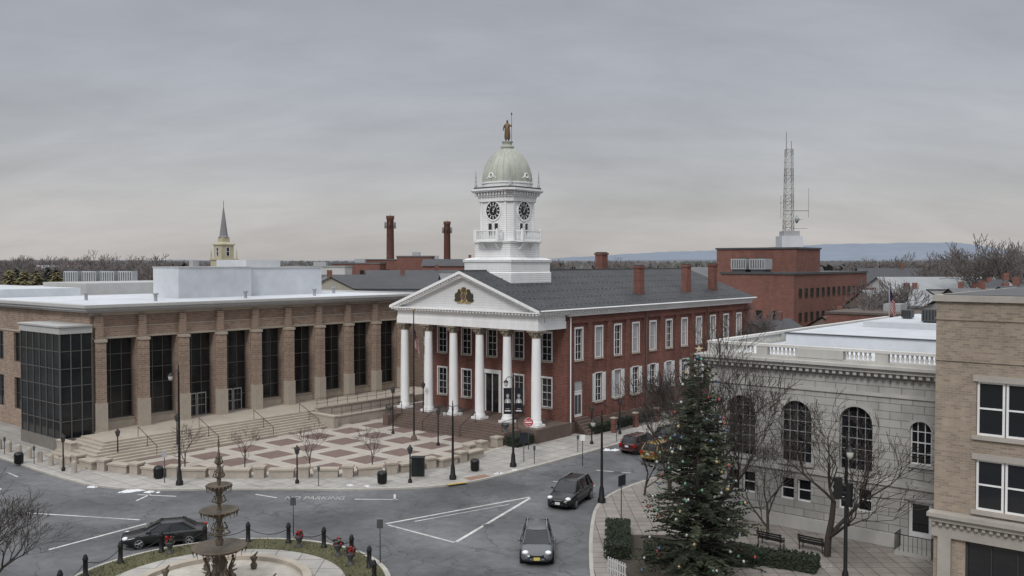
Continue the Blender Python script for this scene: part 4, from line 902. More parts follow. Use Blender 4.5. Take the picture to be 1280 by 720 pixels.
for (px, Y) in ((45, 165), (70, 170), (12, 168), (30, 160)): tree('ochre_tree', 'dull ochre leafed tree behind roofs', 'tree', (hp(px, Y), Y, 0), e2_, 15.6, rr.uniform(0, 6), 'ochre trees in the town')

# christmas tree
ct = thing('christmas_tree', 'tall decorated conifer with small coloured ornaments and star', 'christmas tree', (9.9, 48.6, .1), 0)
NG = [M('needles_a', (.050, .062, .038), .75, .35, 4), M('needles_b', (.080, .090, .058), .75, .35, 4), M('needles_c', (.026, .033, .022), .75, .3, 4)]
T = MB(); T.tube((0, 0, 0), (0, 0, 11.8), .22, .03, BARK, 8); part(ct, 'trunk', T)
R = random.Random(4); C = MB(); HT = 12.1; tips = []
for lv in range(50):
    t = lv/50; z0 = .5+(HT-.7)*t; R0 = (3.2*(1-t)**.72+.16)*R.uniform(.78, 1.14); nb = int(6+15*(1-t))
    for k in range(nb):
        a = R.uniform(0, 2*pi); L = R0*R.uniform(.4, 1.22); up = R.uniform(-.25, .34)+.38*t; d = Vector((cos(a), sin(a), 0)); sd = Vector((-sin(a), cos(a), 0))
        zz = z0+R.uniform(-.25, .25); ns = max(3, int(L/.16)); C.tube((0, 0, zz), d*L*.9+Vector((0, 0, zz+up*L*.9-.1*L*L*.1)), .022, .008, BARK, 3)
        g = R.choice(NG)
        for s in range(ns):
            f = (s+.6)/ns
            if f < .25: continue
            r_ = L*f; c = d*r_+Vector((0, 0, zz+up*r_-.035*r_*r_)); wl = .48*(1-f*.55)
            for sg in (-1, 1):
                dv = (sd*sg*R.uniform(.5, 1)+d*R.uniform(.3, .9)+Vector((0, 0, R.uniform(-.4, .35)))).normalized()*wl*R.uniform(.6, 1.3); w2_ = Vector((R.uniform(-.5, .5), R.uniform(-.5, .5), 1)).normalized()*.036
                C.add([c-w2_, c+dv*.6-w2_*1.2, c+dv, c+dv*.6+w2_*1.2, c+w2_], [(0, 1, 2, 3, 4)], g if R.random() < .75 else NG[2])
        tips.append(d*L*.96+Vector((0, 0, zz+up*L*.96-.035*L*L)))
part(ct, 'foliage', C)
oc = [M('ornament_'+n_, c, .35, 0, spec=.5) for n_, c in (('red', (.34, .05, .045)), ('white', (.55, .55, .55)), ('gold', (.42, .31, .14)), ('blue', (.09, .14, .27)), ('green', (.12, .30, .22)), ('silver', (.42, .44, .46)))]
oms = []
for m_ in oc:
    b_ = MB(); b_.ball((0, 0, 0), .075, m_, 10); b_.tube((0, 0, .06), (0, 0, .12), .015, .015, GOLD, 5); oms.append(b_.mesh('ornament'))
R.shuffle(tips)
front = [t_ for t_ in tips if t_.y < .3 and math.hypot(t_.x, t_.y) > .7*(3.2*(1-min(t_.z, 12.1)/12.2)**.72)][:98]
for t_ in front: part(ct, 'ornament', R.choice(oms), t_)
sm_ = MB(); pts = []; SG = M('star_pale', (.45, .40, .28), .4, .1, 4)
for i in range(10):
    a = pi/2+i*pi/5; r_ = .24 if i % 2 == 0 else .10; pts.append((r_*cos(a), r_*sin(a)))
sm_.add([(p[0], 0, 12.3+p[1]) for p in pts]+[(0, -.06, 12.3), (0, .06, 12.3)], [(i, (i+1) % 10, 10) for i in range(10)]+[(i, (i+1) % 10, 11) for i in range(10)], SG); part(ct, 'star', sm_)

def leafbox(name, lab, loc, rz, sx, sy, sz, n):
    R = random.Random(int(sx*100+loc[0]*10)); mb = MB(); mb.box(-sx/2+.12, sx/2-.12, -sy/2+.12, sy/2-.12, 0, sz-.12, HEDGE)
    for i in range(n):
        c = Vector((R.uniform(-sx/2, sx/2), R.uniform(-sy/2, sy/2), R.uniform(.05, sz)))
        k = R.random()
        if k < .4: c.z = sz-R.uniform(0, .15)
        elif k < .7: c.y = -sy/2+R.uniform(0, .15)
        else: c.x = R.choice((-1, 1))*(sx/2-R.uniform(0, .12))
        a = Vector((R.uniform(-1, 1), R.uniform(-1, 1), R.uniform(-1, 1))).normalized()*.1; b = a.orthogonal().normalized()*.06
        mb.add([c-a, c-b, c+a, c+b], [(0, 1, 2, 3)], HEDGE)
    o = thing(name, lab, 'hedge', loc, rz); part(o, 'foliage', mb)
leafbox('hedge', 'low dark clipped hedge beside the kerb', (6.3, 54.5, .13), 1.45, 5.5, 1.5, .85, 1800)
leafbox('hedge', 'dark hedge below the bank steps', (14.5, 51, .13), -.5, 5, 1.4, .8, 1500)
leafbox('hedge', 'dark evergreen hedge around the decorated conifer', (10.5, 51.5, .13), -.1, 6, 1.8, .8, 2200)
leafbox('hedge', 'dark evergreen hedge beside the courthouse steps', G(65.2, 53.8, .13), GR, 2.5, 1.5, 1.0, 500)
leafbox('hedge', 'dark evergreen hedge beside the courthouse wall', G(80, 51.8, .13), GR, 12, 1.0, .9, 2000)
mb = MB(); mb.add([(-1.9, -4.5, 0), (2.8, -4.5, 0), (5.5, 4, 0), (-1.2, 4, 0)], [(0, 1, 2, 3)], M('mulch', (.06, .05, .04), .95, .4, 4, bump=.5)); structure('planting_bed', mb, (7.6, 52.5, .136))

# ------------------------------------------------------------------ FOUNTAIN ISLAND
FX, FY = -15.1, 47.1
mb = MB(); n = 72
circ = lambda r: [(r*cos(2*pi*i/n), r*sin(2*pi*i/n)) for i in range(n)]
mb.prism(circ(8.8), 0, .14, KERB); structure('kerb', mb, (FX, FY, 0))
mb = MB(); mb.prism(circ(8.5), .13, .17, GRASS); structure('grass', mb, (FX, FY, 0))
mb = MB(); mb.prism(circ(6.4), .16, .19, PAVE); structure('path', mb, (FX, FY, 0))
ft = thing('fountain', 'brown bronze tiered fountain in round pale stone pool', 'fountain', (FX, FY, 0), 0)
IRON = M('fountain_bronze', (.105, .085, .062), .5, .45, 5, bump=.3)
mb = MB(); mb.lathe(0, 0, [(4.5, .1), (4.5, .35), (4.65, .4), (4.65, .5), (4.2, .5), (4.2, .25)], LIME, 48, smooth=False, caps=False); mb.lathe(0, 0, [(4.25, .27), (.01, .27)], WATER, 48, caps=False); part(ft, 'basin', mb)
mb = MB(); mb.lathe(0, 0, [(.95, .3), (.95, .5), (.75, .6), (.5, .9), (.3, 1.3), (.38, 1.6), (.22, 1.9), (.3, 2.1)], IRON, 16)
for i in range(8):
    t = i*pi/4; c, s = cos(t), sin(t); mb.tube((.8*c, .8*s, .5), (.55*c, .55*s, 1.1), .12, .09, IRON, 6); mb.tube((.55*c, .55*s, 1.1), (.75*c, .75*s, 1.6), .08, .04, IRON, 6); mb.ball((.75*c, .75*s, 1.68), .09, IRON, 6); mb.tube((.55*c, .55*s, 1.05), (.92*c, .92*s, 1.2), .08, .02, IRON, 5); mb.ball((.8*c, .8*s, .62), .14, IRON, 6)
mb.lathe(0, 0, [(.18, 2.4), (.22, 2.65), (.1, 2.9), (.2, 3.2), (.09, 3.5), (.2, 3.85), (.22, 4.0)], IRON, 12); mb.lathe(0, 0, [(.14, 4.2), (.08, 4.5), (.15, 4.75), (.07, 5.05), (.14, 5.3)], IRON, 12)
mb.lathe(0, 0, [(.07, 5.5), (.12, 5.8), (.05, 6.1), (.11, 6.5), (.04, 6.8), (.08, 7.1), (.03, 7.4), (.06, 7.6), (.01, 8.1)], IRON, 10)
for i in range(6):
    t = i*pi/3+.4; c, s = cos(t), sin(t)
    for zc, l in ((2.9, .55), (3.2, .42), (4.6, .36), (5.9, .3), (6.6, .2)): mb.tube((.06*c, .06*s, zc), (l*c, l*s, zc+.1), .05, .03, IRON, 5); mb.tube((l*c, l*s, zc+.1), (l*.65*c, l*.65*s, zc+.34), .035, .02, IRON, 5); mb.ball((l*.65*c, l*.65*s, zc+.36), .05, IRON, 6)
part(ft, 'stem', mb)
for zc, r_ in ((2.05, 1.35), (3.95, .92), (5.25, .62)):
    b_ = MB(); b_.lathe(0, 0, [(.15, zc-.22), (r_*.3, zc-.08), (r_*.55, zc), (r_*.85, zc+.12), (r_, zc+.27), (r_*1.06, zc+.3), (r_*.98, zc+.33), (r_*.85, zc+.22), (.1, zc+.14)], IRON, 28)
    for i in range(20): t = i*pi/10; b_.ball((r_*1.02*cos(t), r_*1.02*sin(t), zc+.24), .055, IRON, 6); b_.tube((r_*cos(t), r_*sin(t), zc+.24), (r_*cos(t)*.97, r_*sin(t)*.97, zc-.06), .03, .01, IRON, 4)
    part(ft, 'bowl', b_)
for (dx, dy) in ((2.9, -.8), (-3.0, .5), (1.0, 2.7), (-1.5, 2.5)):
    mb = MB(); mb.lathe(0, 0, [(.15, .27), (.2, .5), (.1, .65), (.22, .9), (.08, 1.0)], IRON, 8); mb.tube((0, 0, .95), (.22, 0, 1.2), .07, .04, IRON, 5); part(ft, 'pedestal', mb, (dx, dy, 0))
mb = MB(); R = random.Random(8); TF = M('tuft', (.11, .115, .055), .9, .3, 3); TF2 = M('tuft_dry', (.19, .15, .10), .9, .3, 3)
for i in range(5000):
    t = R.uniform(0, 2*pi); r_ = R.uniform(6.5, 8.4); c = Vector((r_*cos(t), r_*sin(t), .16)); a = Vector((R.uniform(-.08, .08), R.uniform(-.08, .08), R.uniform(.05, .18))); s = Vector((R.uniform(-.04, .04), R.uniform(-.04, .04), 0))
    mb.add([c-s, c+s, c+a], [(0, 1, 2)], R.choice((TF, TF2, TF2)))
thing('grass_tufts', 'winter grass tufts ringing the fountain', 'grass', (FX, FY, 0), 0, mb.mesh('grass_tufts'), kind='stuff')
bl = MB(); bl.lathe(0, 0, [(.18, 0), (.18, .1), (.13, .15), (.125, .9), (.15, .95), (.15, 1.03), (.1, 1.1), (.11, 1.16), (.02, 1.26)], BLACK, 10); blm = bl.mesh('post')
NBOL = 20
cm_ = MB(); D = 2*7.9*sin(pi/NBOL)
for k in range(8):
    x0_, x1_ = D*k/8, D*(k+1)/8; s = lambda x: .85-.35*(1-((x-D/2)/(D/2))**2); cm_.tube((x0_, 0, s(x0_)), (x1_, 0, s(x1_)), .022, .022, BLACK, 5)
chm = cm_.mesh('chain')
for i in range(NBOL):
    t = 2*pi*i/NBOL+.1; x, y = FX+7.9*cos(t), FY+7.9*sin(t); t2 = t+2*pi/NBOL; ang = math.atan2(sin(t2)-sin(t), cos(t2)-cos(t))
    o = thing('bollard', 'black iron bollard with chain around the fountain island', 'bollard', (x, y, .15), ang, group='bollards around the fountain'); part(o, 'post', blm); part(o, 'chain', chm)
def bow(x, y, z_):
    mb = MB(); R = random.Random(int(x*100))
    for i in range(14): mb.ball((R.uniform(-.2, .2), R.uniform(-.12, .12), R.uniform(0, .35)), R.uniform(.04, .075), REDP, 6)
    for i in range(14): mb.ball((R.uniform(-.26, .26), R.uniform(-.15, .15), R.uniform(-.02, .3)), R.uniform(.05, .09), HEDGE, 6)
    o = thing('planter', 'urn planter with red festive flowers', 'planter', (x, y, z_), 0); part(o, 'flowers', mb, (0, 0, .65)); m2 = MB(); m2.lathe(0, 0, [(.2, 0), (.2, .08), (.08, .15), (.12, .3), (.28, .6), (.3, .66), (.24, .64)], DGREY, 12); part(o, 'urn', m2)
bow(-12.6, 54.0, .17); bow(-10.0, 52.4, .17); bow(-19.8, 52.8, .17); bow(-9.0, 50.8, .17)

# ------------------------------------------------------------------ PLAZA BLOCKS
blk = MB(); blk.box(-.95, .95, -.35, .35, 0, .55, CONB); blk.box(-1.02, 1.02, -.42, .42, .55, .7, LIME); bkm = blk.mesh('block')
cubm = MB(); cubm.box(-.4, .4, -.4, .4, 0, .75, CONB); cubm.box(-.46, .46, -.46, .46, .75, .9, LIME); cbm = cubm.mesh('block')
pts = []; acc = 0
for i in range(len(arcw)-1):
    p, q = Vector(arcw[i]), Vector(arcw[i+1]); L = (q-p).length; s = -acc+0.0
    while s < L:
        if s >= 0: pts.append((p+(q-p)*s/L, math.atan2((q-p).y, (q-p).x)))
        s += 1.72
    acc = L-(s-1.72)
for i, (p, a) in enumerate(pts):
    me = bkm if i % 2 == 0 else cbm
    thing('stone_bench' if i % 2 == 0 else 'stone_block', 'long low pale stone bench edging the plaza' if i % 2 == 0 else 'square pale stone block edging the plaza', 'bench' if i % 2 == 0 else 'bollard', (p.x, p.y-.5, .13), a, me, group='stone benches edging the plaza')
for (px, Y) in ((610, 84), (590, 82), (575, 80.5)):
    thing('stone_block', 'pale stone block near the courthouse steps', 'bollard', (hp(px, Y)+.8, Y, .13), GR, cbm, group='stone benches edging the plaza')
gm_ = MB(); gm_.lathe(0, 0, [(.22, 0), (.22, .8), (.16, .95), (.02, 1.0)], CONB, 12); gbm = gm_.mesh('post')
for i in range(8):
    x, y, _ = G(33.6, 74+2.1*i); thing('bollard', 'squat pale round bollard along the kerb', 'bollard', (x, y, .13), 0, gbm, group='pale bollards along the kerb')

# ------------------------------------------------------------------ STREET FURNITURE
LANT = M('lantern_glass', (.5, .5, .46), .3, .1, 3); NAVY = M('banner_black', (.012, .013, .018), .8, .2, 4); PORT = M('banner_portrait', (.33, .32, .31), .8, .3, 6)
def lamp(x, y, h, lab, banner=None, arms=1, rz=0, grp='tall street lamps'):
    o = thing('street_lamp', lab, 'street lamp', (x, y, .13), rz, group=grp)
    mb = MB(); mb.lathe(0, 0, [(.28, 0), (.28, .25), (.2, .4), (.16, 1.0), (.1, 1.2), (.085, h*.6), (.06, h-.8), (.1, h-.75), (.05, h-.6), (.05, h-.3), (.01, h)], BLACK, 10)
    part(o, 'pole', mb)
    for s in ((-1, 1) if arms == 2 else (-1,)):
        a = MB(); R_ = .3
        for k in range(6):
            t0, t1 = pi*k/6, pi*(k+1)/6; c = s*R_
            a.tube((c-c*cos(t0), 0, h-.7+.25*sin(t0)), (c-c*cos(t1), 0, h-.7+.25*sin(t1)), .03, .03, BLACK, 6)
        part(o, 'arm', a); l = MB(); X_ = s*2*R_
        l.lathe(X_, 0, [(.05, h-.68), (.1, h-.75), (.21, h-.86), (.22, h-.9)], BLACK, 12); part(o, 'lamp_head', l)
        l = MB(); l.lathe(X_, 0, [(.15, h-.9), (.18, h-1.0), (.14, h-1.2), (.04, h-1.27)], LANT, 12); part(o, 'lamp_glass', l)
    if banner:
        for s in banner:
            m_ = MB(); m_.box(s*.12 if s > 0 else -.80, .80 if s > 0 else -.12, -.012, .012, h-3.5, h-1.4, NAVY); m_.tube((0, 0, h-1.38), (s*.84, 0, h-1.38), .02, .02, BLACK, 5); m_.tube((0, 0, h-3.52), (s*.84, 0, h-3.52), .02, .02, BLACK, 5)
            m_.box(min(s*.22, s*.70), max(s*.22, s*.70), -.018, -.012, h-3.3, h-3.22, WHITE); m_.box(min(s*.3, s*.62), max(s*.3, s*.62), -.018, -.012, h-3.12, h-3.07, PORT)
            cx = s*.46
            def ov(cz, rx, rz_, y, mt, a0=0, a1=2*pi):
                n_ = 16; m_.add([(cx+rx*cos(a0+(a1-a0)*k/n_), y, cz+rz_*sin(a0+(a1-a0)*k/n_)) for k in range(n_)], [tuple(range(n_))], mt)
            ov(h-2.02, .12, .17, -.018, PORT); ov(h-2.62, .27, .40, -.016, PORT, 0, pi*1.06); ov(h-2.62, .05, .3, -.019, WHITE, 0, pi*1.06); ov(h-1.90, .14, .09, -.0195, DGREY, 0, pi*1.06)
            part(o, 'banner', m_)
    return o
lamp(-25.2, 69.3, 9.2, 'tall black street lamp on the corner pavement', None, 1, 0)
lamp(.1, 75.5, 7.9, 'tall black street lamp with two dark portrait banners', (-1, 1), 1, 0)
lamp(-4.6, 71.1, 6.2, 'black street lamp with pale lanterns on the pavement', None, 2)
lamp(6.3, 64.2, 6.6, 'slim black street lamp by the kerb', None, 1)
lamp(17.0, 46.5, 8.3, 'tall black street lamp with signal heads before the bank', None, 1, 1.5)
def postlamp(x, y, h, lab='short black lantern post on the pavement'):
    o = thing('lantern_post', lab, 'street lamp', (x, y, .13), 0, group='short lantern posts')
    mb = MB(); mb.lathe(0, 0, [(.16, 0), (.16, .2), (.07, .35), (.05, h-.6), (.1, h-.55)], BLACK, 8); part(o, 'pole', mb)
    mb = MB(); mb.lathe(0, 0, [(.1, h-.55), (.2, h-.2), (.2, h-.15)], DGREY, 8); mb.lathe(0, 0, [(.24, h-.15), (.1, h), (.02, h+.15)], BLACK, 8)
    for k in range(4): t = k*pi/2; mb.tube((.11*cos(t), .11*sin(t), h-.55), (.21*cos(t), .21*sin(t), h-.15), .02, .02, BLACK, 4)
    part(o, 'lantern', mb)
for (x, y, h) in ((-36.3, 74, 2.9), (-33.6, 78, 2.6), (-16.4, 69.8, 2.8), (-7.8, 70, 2.8), (-11.7, 90, 4.6), (-6.8, 84.3, 3.4), (-9.2, 95, 4.4), (7.4, 85, 3.5), (10.6, 90, 3.4), (-30, 82, 3.2)): postlamp(x, y, h)
for dx, dz, r in ((-.45, 5.0, 0), (.12, 4.7, .9)):
    o = thing('traffic_signal', 'black traffic signal head on the lamp pole', 'traffic light', (17.0+dx, 46.4, dz), r, group='signal heads'); mb = MB(); mb.box(-.17, .17, -.12, .12, 0, 1.1, BLACK); mb.box(0, .4, -.03, .03, .5, .58, BLACK)
    for k in range(3): mb.tube((0, .1, .18+k*.36), (0, .35, .18+k*.36), .14, .16, BLACK, 10)
    part(o, 'housing', mb)
fp = thing('flagpole', 'flagpole with limp national flag before the courthouse', 'flagpole', (-9.3, 86.9, .13), .5)
mb = MB(); mb.tube((0, 0, 0), (0, 0, 12.3), .09, .05, BLACK, 8); mb.ball((0, 0, 12.4), .13, GOLD, 8); mb.lathe(0, 0, [(.3, 0), (.3, .3), (.12, .5)], BROWN, 8); part(fp, 'pole', mb)
FR = M('flag_red', (.36, .035, .045), .8, .1, 3); FWH = M('flag_white', (.58, .58, .58), .8, .1, 3); FBL = M('flag_blue', (.02, .03, .11), .8, .1, 3)
def flag(scale=1):
    mb = MB(); nx = 10
    def P(u_, v_): return ((.08+u_*.55+.1*sin(u_*9+v_*2))*scale*(.6+.4*v_), .16*sin(u_*11+v_)*scale, (-v_*1.7-u_*1.2)*scale)
    for j in range(13):
        for i in range(nx):
            u0, u1, v0, v1 = i/nx, (i+1)/nx, j/13, (j+1)/13
            m_ = FBL if (j < 7 and i < 4) else (FR if j % 2 == 0 else FWH)
            mb.add([P(u0, v0), P(u1, v0), P(u1, v1), P(u0, v1)], [(0, 1, 2, 3)], m_, True)
    return mb.mesh('flag')
part(fp, 'flag', flag(1.0), (0, 0, 10.7))
fp2 = thing('flagpole', 'white flagpole with limp national flag beyond the bank', 'flagpole', (hp(1112, 98), 98, 0), .2); mb = MB(); mb.tube((0, 0, 0), (0, 0, 14.6), .08, .05, LGREY, 6); part(fp2, 'pole', mb); part(fp2, 'flag', flag(1.35), (0, 0, 14.4))
def sign(x, y, h, w_, hh, mat, rz, lab, txt=None, round_=False, tsize=.12):
    o = thing('street_sign', lab, 'sign', (x, y, .0), rz); mb = MB(); mb.tube((0, 0, 0), (0, 0, h), .035, .035, DGREY, 6, True); part(o, 'post', mb); mb = MB()
    if round_:
        n = 24; r = w_/2; zc = h-r; mb.add([(r*cos(2*pi*i/n), -.05, zc+r*sin(2*pi*i/n)) for i in range(n)], [tuple(range(n))], mat); mb.box(-r*.75, r*.75, -.06, -.052, zc-r*.14, zc+r*.14, WHITE)
        mb.add([(r*1.06*cos(2*pi*i/n), -.045, zc+r*1.06*sin(2*pi*i/n)) for i in range(n)], [tuple(range(n))], WHITE)
    else: mb.box(-w_/2, w_/2, -.06, -.04, h-hh, h, mat)
    p_ = part(o, 'panel', mb)
    if txt:
        for k, (t, zz) in enumerate(txt):
            m_ = text_mesh(t, tsize, WHITE, .002); q = part(p_, 'lettering', m_, (0, -.066, zz)); q.rotation_euler = (pi/2, 0, 0)
SIGNR = M('sign_red', (.42, .03, .035), .5, 0); SIGNB = M('sign_dark', (.025, .028, .035), .5, .1, 3)
sign(1.5, 82.5, 3.0, .8, .8, SIGNR, 0, 'round red no entry sign on a post', [('DO NOT', 2.78), ('ENTER', 2.37)], True, .15)
sign(-13.6, 56.8, 2.4, .35, .5, DGREY, 0, 'grey backed parking sign near the fountain')
sign(-7.4, 51.2, 2.6, .35, .5, DGREY, 0, 'grey backed parking sign at the island edge')
sign(7.2, 60.2, 3.0, .9, .7, SIGNB, .9, 'dark and gold historical marker')
sign(1.0, 77.5, 2.6, .7, .9, SIGNB, 0, 'dark information sign by the kerb'); sign(5.9, 76.5, 2.6, .4, .5, WHITE, 0, 'white parking sign on courthouse pavement')
sign(-26.6, 70.0, 2.6, .35, .5, LGREY, 0, 'small parking sign beside the lamp')
o = thing('utility_cabinet', 'dark green metal utility cabinet on the pavement', 'cabinet', (-7.4, 72.0, .13), 0); mb = MB(); DG = M('cabinet_green', (.012, .016, .015), .5, .2, 3); mb.box(-.5, .5, -.35, .35, .1, 1.5, DG); mb.box(-.54, .54, -.39, .39, 1.5, 1.58, DG); mb.box(-.45, .45, -.3, .3, 0, .1, CONB); part(o, 'body', mb); mb = MB(); mb.box(-.44, -.02, -.375, -.352, .2, 1.4, DG); mb.box(.02, .44, -.375, -.352, .2, 1.4, DG); part(o, 'door', mb)
for (x, y) in ((-9.9, 69.7), (-3.0, 74), (-41.3, 76.6), (-27.6, 71.4)):
    o = thing('litter_bin', 'round black litter bin on the pavement', 'litter bin', (x, y, .13), 0, group='litter bins'); mb = MB(); mb.lathe(0, 0, [(.25, 0), (.32, .1), (.34, .75), (.36, .8)], BLACK, 12)
    for k in range(12): t = k*pi/6; mb.tube((.34*cos(t), .34*sin(t), .08), (.37*cos(t), .37*sin(t), .78), .018, .018, BLACK, 4)
    part(o, 'body', mb); mb = MB(); mb.lathe(0, 0, [(.37, .8), (.3, .95), (.12, 1.0), (.12, .98)], BLACK, 12); part(o, 'lid', mb)
pmh = MB(); pmh.tube((0, 0, 0), (0, 0, 1.1), .035, .035, DGREY, 6); pmp = pmh.mesh('post'); pmh = MB(); pmh.lathe(0, 0, [(.06, 1.1), (.1, 1.2), (.11, 1.4), (.07, 1.5), (.01, 1.53)], DGREY, 8); pmk = pmh.mesh('meter_head')
for i, (x, y) in enumerate([G(60+6.2*k, 47.9)[:2] for k in range(7)]+[G(33.0, 80+6*k)[:2] for k in range(4)]+[(-22, 68.9), (-14.6, 69.0)]):
    o = thing('parking_meter', 'grey parking meter at the kerb', 'parking meter', (x, y, .13), 0, group='parking meters'); part(o, 'post', pmp); part(o, 'meter_head', pmk)
def bench(x, y, rz):
    o = thing('park_bench', 'black slatted metal bench on the bank pavement', 'bench', (x, y, .13), rz, group='benches by the bank'); mb = MB()
    for k in range(4): mb.box(-.8, .8, -.25+k*.13, -.15+k*.13, .43, .46, BLACK)
    part(o, 'seat', mb); mb = MB()
    for k in range(3): mb.box(-.8, .8, .27+k*.02, .3+k*.02, .55+k*.13, .64+k*.13, BLACK)
    part(o, 'backrest', mb)
    for s in (-.7, .7):
        mb = MB(); mb.tube((s, -.22, 0), (s, -.22, .6), .03, .03, BLACK, 5); mb.tube((s, .25, 0), (s, .33, .95), .03, .03, BLACK, 5); mb.tube((s, -.22, .6), (s, .28, .6), .03, .03, BLACK, 5); part(o, 'leg', mb)
bench(15.4, 54.2, 2.4); bench(17.6, 53.4, 2.4)
PKT = M('picket_paint', (.5, .5, .5), .7, .2, 4)
o = thing('picket_fence', 'short white picket fence beside the kerb', 'fence', (5.7, 48.8, .13), -1.0); mb = MB()
for k in range(8): mb.box(-.9+k*.2, -.83+k*.2, -.02, .02, 0, .9, PKT)
mb.box(-.95, .6, .021, .05, .25, .33, PKT); mb.box(-.95, .6, .021, .05, .7, .78, PKT); part(o, 'pickets', mb)
o = thing('iron_fence', 'black iron fence along the courthouse pavement', 'fence', G(76, 50.6, .13), GR); mb = MB()
for k in range(110): mb.tube((k*.22, 0, 0), (k*.22, 0, 1.25), .015, .015, BLACK, 4)
mb.box(0, 24, -.02, .02, .15, .2, BLACK); mb.box(0, 24, -.02, .02, 1.1, 1.15, BLACK); part(o, 'railing', mb)
for k in range(7): m2 = MB(); m2.box(-.22, .22, -.22, .22, 0, 1.4, BRED); m2.box(-.28, .28, -.28, .28, 1.4, 1.52, LIME); part(o, 'pier', m2, (k*4, 0, 0))
for b in (55.17, 71.0):
    x, y, z_ = G(64.8, b, 1.25); o = thing('urn', 'dark stone urn on the courthouse step wall', 'urn', (x, y, z_), 0, group='urns on the step walls'); mb = MB(); mb.lathe(0, 0, [(.25, 0), (.25, .1), (.1, .2), (.35, .6), (.42, .8), (.3, .75)], DGREY, 12); part(o, 'bowl', mb)
def snow(x, y, r, h, sd):
    R = random.Random(sd); mb = MB(); r *= .7; h *= .8
    for q in range(6):
        cx, cy, cr, n = R.uniform(-1.3, 1.3)*r*1.2, R.uniform(-.3, .3)*r, r*R.uniform(.25, .7), 9; vs = []
        for j, (f, zz) in enumerate(((1, 0), (.75, .55), (.4, .9), (.02, 1.0))):
            for i in range(n):
                t = 2*pi*i/n; rr2 = cr*f*R.uniform(.65, 1.25); vs.append((cx+rr2*cos(t)*1.3, cy+rr2*sin(t), zz*h*R.uniform(.5, 1.1)*cr/r))
        mb.add(vs, [(j*n+i, j*n+(i+1) % n, (j+1)*n+(i+1) % n, (j+1)*n+i) for j in range(3) for i in range(n)], SNOW, True)
    thing('snow_heap', 'small heap of old snow at the kerb', 'snow', (x, y, 0.0), R.uniform(-.3, .3), mb.mesh('snow_heap'), group='melting snow heaps')
for i, (x, y, r, h) in enumerate(((-11.6, 68.9, .75, .5), (-10.4, 68.7, .5, .4), (-28.2, 68.0, 1.0, .25), (-26.4, 67.6, .6, .25), (-1.0, 73.0, .45, .5), (.2, 74.2, .35, .5), (3, 78.3, .5, .35), (-31.5, 69.2, .5, .25), (9.0, 82.7, .5, .35), (-17.6, 68.6, .3, .2), (17.2, 50.5, .5, .4))): snow(x, y, r, h, i)
mb = MB(); mb.add([(-3.2, 70.2, 0), (-1.7, 71.6, 0), (-2.2, 72.3, 0), (-3.8, 71.0, 0)], [(0, 1, 2, 3)], M('tactile_red', (.24, .15, .11), .8, .3, 4)); structure('tactile_paving', mb, (0, .5, .14))
mb = MB(); mb.add([(-4.8, 68.9, 0), (-3.4, 69.7, 0), (-3.6, 70.0, 0), (-5.0, 69.2, 0)], [(0, 1, 2, 3)], YEL); structure('tactile_paving', mb, (0, .3, .145))

